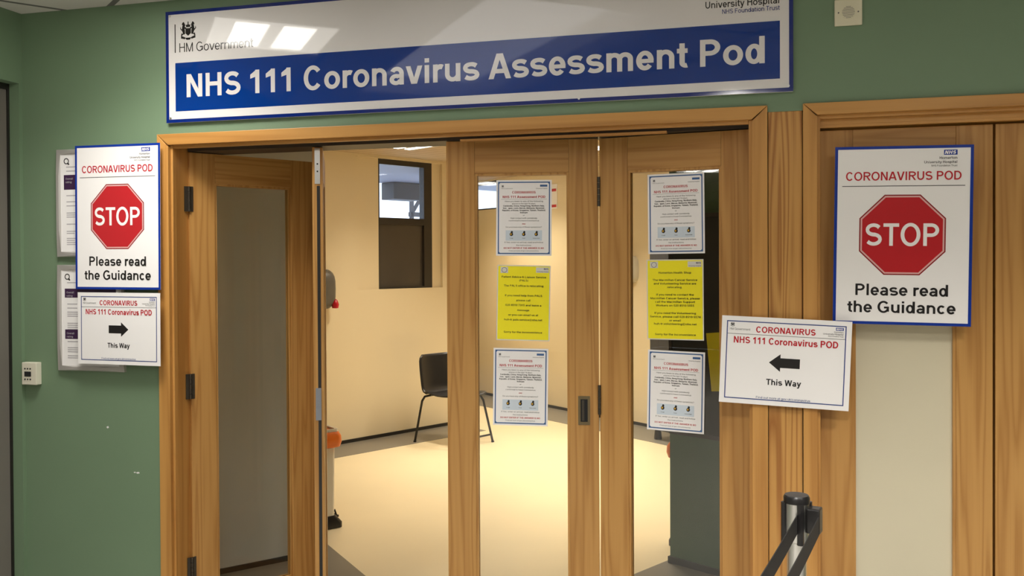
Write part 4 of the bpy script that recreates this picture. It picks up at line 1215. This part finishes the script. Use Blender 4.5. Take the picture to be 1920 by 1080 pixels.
# pedal bins with orange bags
def pedal_bin(label, x, y, rz):
    o = thing('pedal_bin', label, 'bin', (x, y, 0.002), rz, 'white pedal bins with orange bags')
    def rbox(hx, hy, r, n=5):
        pts = []
        for cx, cy, a0 in ((hx - r, hy - r, 0), (-hx + r, hy - r, 90), (-hx + r, -hy + r, 180), (hx - r, -hy + r, 270)):
            for k in range(n + 1): a = rad(a0 + 90 * k / n); pts.append((cx + r * cos(a), cy + r * sin(a)))
        return pts
    def loft(levels):
        q = MB(); rings = [rbox(hx, hy, r) for hx, hy, r, z in levels]; n = len(rings[0])
        vs = [(px, py, levels[i][3]) for i, rg in enumerate(rings) for px, py in rg]
        fs = [tuple(range(n))[::-1], tuple(range((len(rings) - 1) * n, len(rings) * n))]
        for i in range(len(rings) - 1):
            for k in range(n): fs.append((i * n + k, i * n + (k + 1) % n, (i + 1) * n + (k + 1) % n, (i + 1) * n + k))
        return q.add(vs, fs)
    loft([(.180, .168, .03, .0), (.180, .168, .03, .030), (.158, .162, .03, .055), (.140, .155, .03, .075)]).build('base', M['black_plastic'], o, smooth=True)
    loft([(.132, .150, .02, .070), (.136, .154, .02, .52), (.136, .154, .02, .54)]).build('body', M['bin_white'], o, smooth=True)
    q = loft([(.142, .160, .03, .492), (.168, .182, .04, .500), (.175, .190, .04, .53), (.172, .188, .04, .566), (.160, .175, .04, .590), (.150, .166, .035, .592)])
    bag = q.build('orange_bag', M['orange'], o, smooth=True)
    q = MB()
    q2 = rbox(.152, .168, .02); q3 = rbox(.136, .152, .015); n = len(q2)
    vs = [(px, py, .592) for px, py in q2] + [(px, py, .592) for px, py in q3] + [(px, py, .608) for px, py in q2] + [(px, py, .608) for px, py in q3]
    fs = []
    for k in range(n):
        j = (k + 1) % n
        fs += [(2 * n + k, 2 * n + j, 3 * n + j, 3 * n + k), (k, j, 2 * n + j, 2 * n + k), (n + j, n + k, 3 * n + k, 3 * n + j)]
    q.add(vs, fs); q.build('rim', M['bin_white'], o)
    MB().box(-.128, -.144, .590, .128, .144, .598).build('lid_liner', M['orange'], o)
    q = MB(); q.box(.150, -.06, .034, .200, .06, .046); q.tube([(.150, -.05, .055), (.178, -.05, .078), (.192, -.05, .030)], .007, 8); q.tube([(.150, .05, .055), (.178, .05, .078), (.192, .05, .030)], .007, 8)
    q.build('pedal', M['black_plastic'], o)
    return o


pedal_bin('white pedal bin with orange bag beside the folded door leaf', -2.690, 1.850, rad(52))
pedal_bin('white pedal bin with orange bag mostly hidden behind the green return wall', -0.255, 2.080, rad(62))


# dispensers on the walls
def dispenser(name, label, pos, rz, w, h, d, body, accent, accent_at):
    o = thing(name, label, 'dispenser', pos, rz)
    b = MB(); n = 20
    # rounded cover: outline bulging from the wall
    ringsv = []
    for k in range(9):
        t = k / 8; y = -d * sin(t * pi / 2); s = cos(t * pi / 2) ** .45 if t < 1 else 0.0
        s = max(s, .02)
        ringsv.append([(w / 2 * s * (abs(cos(a)) ** .6) * (1 if cos(a) >= 0 else -1), y, h / 2 * s * (abs(sin(a)) ** .6) * (1 if sin(a) >= 0 else -1)) for a in [2 * pi * i / n for i in range(n)]])
    vs = [p for r in ringsv for p in r]; fs = [tuple(range(n)), tuple(range(8 * n, 9 * n))[::-1]]
    for i in range(8):
        for k in range(n): fs.append((i * n + k, (i + 1) * n + k, (i + 1) * n + (k + 1) % n, i * n + (k + 1) % n))
    b.add(vs, fs); b.build('cover', body, o, smooth=True)
    for ax, az, aw, ah in accent_at:
        b = MB(); b.lathe([(0.004, -ah / 2), (aw * .8, -ah / 2.2), (aw, -ah * .1), (aw * .6, ah * .35), (.003, ah / 2)], 0, 0, 16)
        b.build('nozzle', accent, o, smooth=True, loc=(ax, -d * .78, az))
    return o


p = lw(-0.195, 0.0)
dispenser('paper_towel_dispenser', 'grey rounded dispenser with red nozzle on the wall, half hidden by the folded leaf', (p[0], p[1], 1.395), LW_ROT, .21, .355, .115, M['plastic_grey'], M['red_plastic'], [(.078, -.128, .034, .085)])
p = fw(2.475, 0.0)
dispenser('soap_dispenser', 'white dispenser with red trim on the far wall, seen through the right leaf', (p[0], p[1], 1.545), FW_ROT, .20, .27, .10, M['bin_white'], M['red_plastic'], [(.0, -.13, .03, .05), (-.03, .125, .03, .04)])

# dark board and yellow sheet on the green return wall
GW_ROT = atan2(GW_B[1] - GW_A[1], GW_B[0] - GW_A[0])
GD = (cos(GW_ROT), sin(GW_ROT))
o = thing('notice_board', 'dark felt notice board on the green return wall behind the right leaf', 'notice board', (GW_A[0] + GD[0] * .01 + GD[1] * .001, GW_A[1] + GD[1] * .01 - GD[0] * .001, 1.290), GW_ROT)
MB().box(0.02, -.016, -.565, 1.18, 0, .565).build('felt', M['dark_board'], o)
b = MB(); b.box(0, -.022, -.585, 1.2, 0, -.565); b.box(0, -.022, .565, 1.2, 0, .585); b.box(0, -.022, -.565, .02, 0, .565); b.box(1.18, -.022, -.565, 1.2, 0, .565); b.build('frame', M['dark_frame'], o)
b = MB(); b.box(-.105, 0, -.150, .105, .0012, .150)
yo = b.build('pinned_sheet', M['yellow'], None, loc=(GW_A[0] + GD[0] * .362 + GD[1] * .020, GW_A[1] + GD[1] * .362 - GD[0] * .020, 1.115), rot=(0, rad(-6), GW_ROT))
tag(yo, 'plain yellow sheet pinned on the dark notice board behind the right leaf', 'sheet')

# tall dark cabinet against the far wall
p = fw(3.13, 0.40)
o = thing('storage_cabinet', 'tall dark cabinet against the far wall, glimpsed between the right leaf notices', 'cabinet', (p[0], p[1], 0), FW_ROT)
MB().box(0, 0, .09, .60, .38, 1.70).build('carcass', M['outer_dark'], o, bevel=.004)
MB().box(.006, -.018, .10, .298, -.001, 1.69).build('door', M['outer_dark'], o, bevel=.002)
MB().box(.302, -.018, .10, .594, -.001, 1.69).build('door', M['outer_dark'], o, bevel=.002)
for xx in (.045, .555):
    for yy in (.04, .34):
        b = MB(); b.lathe([(.035, 0), (.035, .02), (.028, .09)], xx, yy, 16); b.build('foot', M['black_plastic'], o, smooth=True)

# notice on the far wall
p = fw(1.215, 0.004)
o = sheet_base('wall_notice', 'small white and red notice high on the far wall, edge visible beside a laminated sheet', 'notice', .21, .27, (p[0], p[1], 2.345), FW_ROT)
b = MB(); b.rect(-.09, .055, .09, .085, -.0003); b.rect(-.09, -.12, .09, -.09, -.0003); b.build('red_band', M['ink_red'], o)

# ================================================================== LAMPS
def square_fitting(x, y, label):
    o = thing('ceiling_light', label, 'ceiling light', (x, y, LOBBY_Z), CEILING_ANGLE)
    b = MB()
    b.box(-.30, -.30, -.008, .30, -.27, .004); b.box(-.30, .27, -.008, .30, .30, .004); b.box(-.30, -.27, -.008, -.27, .27, .004); b.box(.27, -.27, -.008, .30, .27, .004)
    b.build('trim_frame', M['white_paint'], o)
    MB().box(-.27, -.27, -.006, .27, .27, .003).build('diffuser', M['diffuser'], o)
    for xx in (-.105, .105):
        MB().box(-.215, xx - .072, -.009, .215, xx + .072, -.0055).build('tube', M['tube_glow'], o, bevel=.001)
    return o


_where = ['square ceiling light in front of the long sign, near the left corner', 'square ceiling light in the lobby, right of the barrier post', 'square ceiling light just above the viewer in the middle of the lobby',
          'square ceiling light at the right side of the lobby', 'square ceiling light over the lobby behind the viewer, left of the middle', 'square ceiling light deep in the lobby at left', 'square ceiling light deep in the lobby, middle']
for (x, y, w_, s_), t in zip(LOBBY_LAMPS, _where): square_fitting(x, y, t)
_where = ['slim ceiling light in front of the dark framed room window', 'slim ceiling light over the middle of the room', 'slim ceiling light behind the folding doors', 'slim ceiling light over the right of the room', 'added slim ceiling light that brightens the far wall of the room']
for (x, y, w_), t in zip(ROOM_LAMPS, _where):
    o = thing('room_light', t, 'ceiling light', (x, y, ROOM_Z), rad(-31))
    MB().box(-.62, -.15, -.012, .62, .15, -.0005).build('housing', M['white_paint'], o, bevel=.002)
    for yy in (-.06, .06): MB().box(-.58, yy - .025, -.017, .58, yy + .025, -.0115).build('tube', M['tube_room'], o)
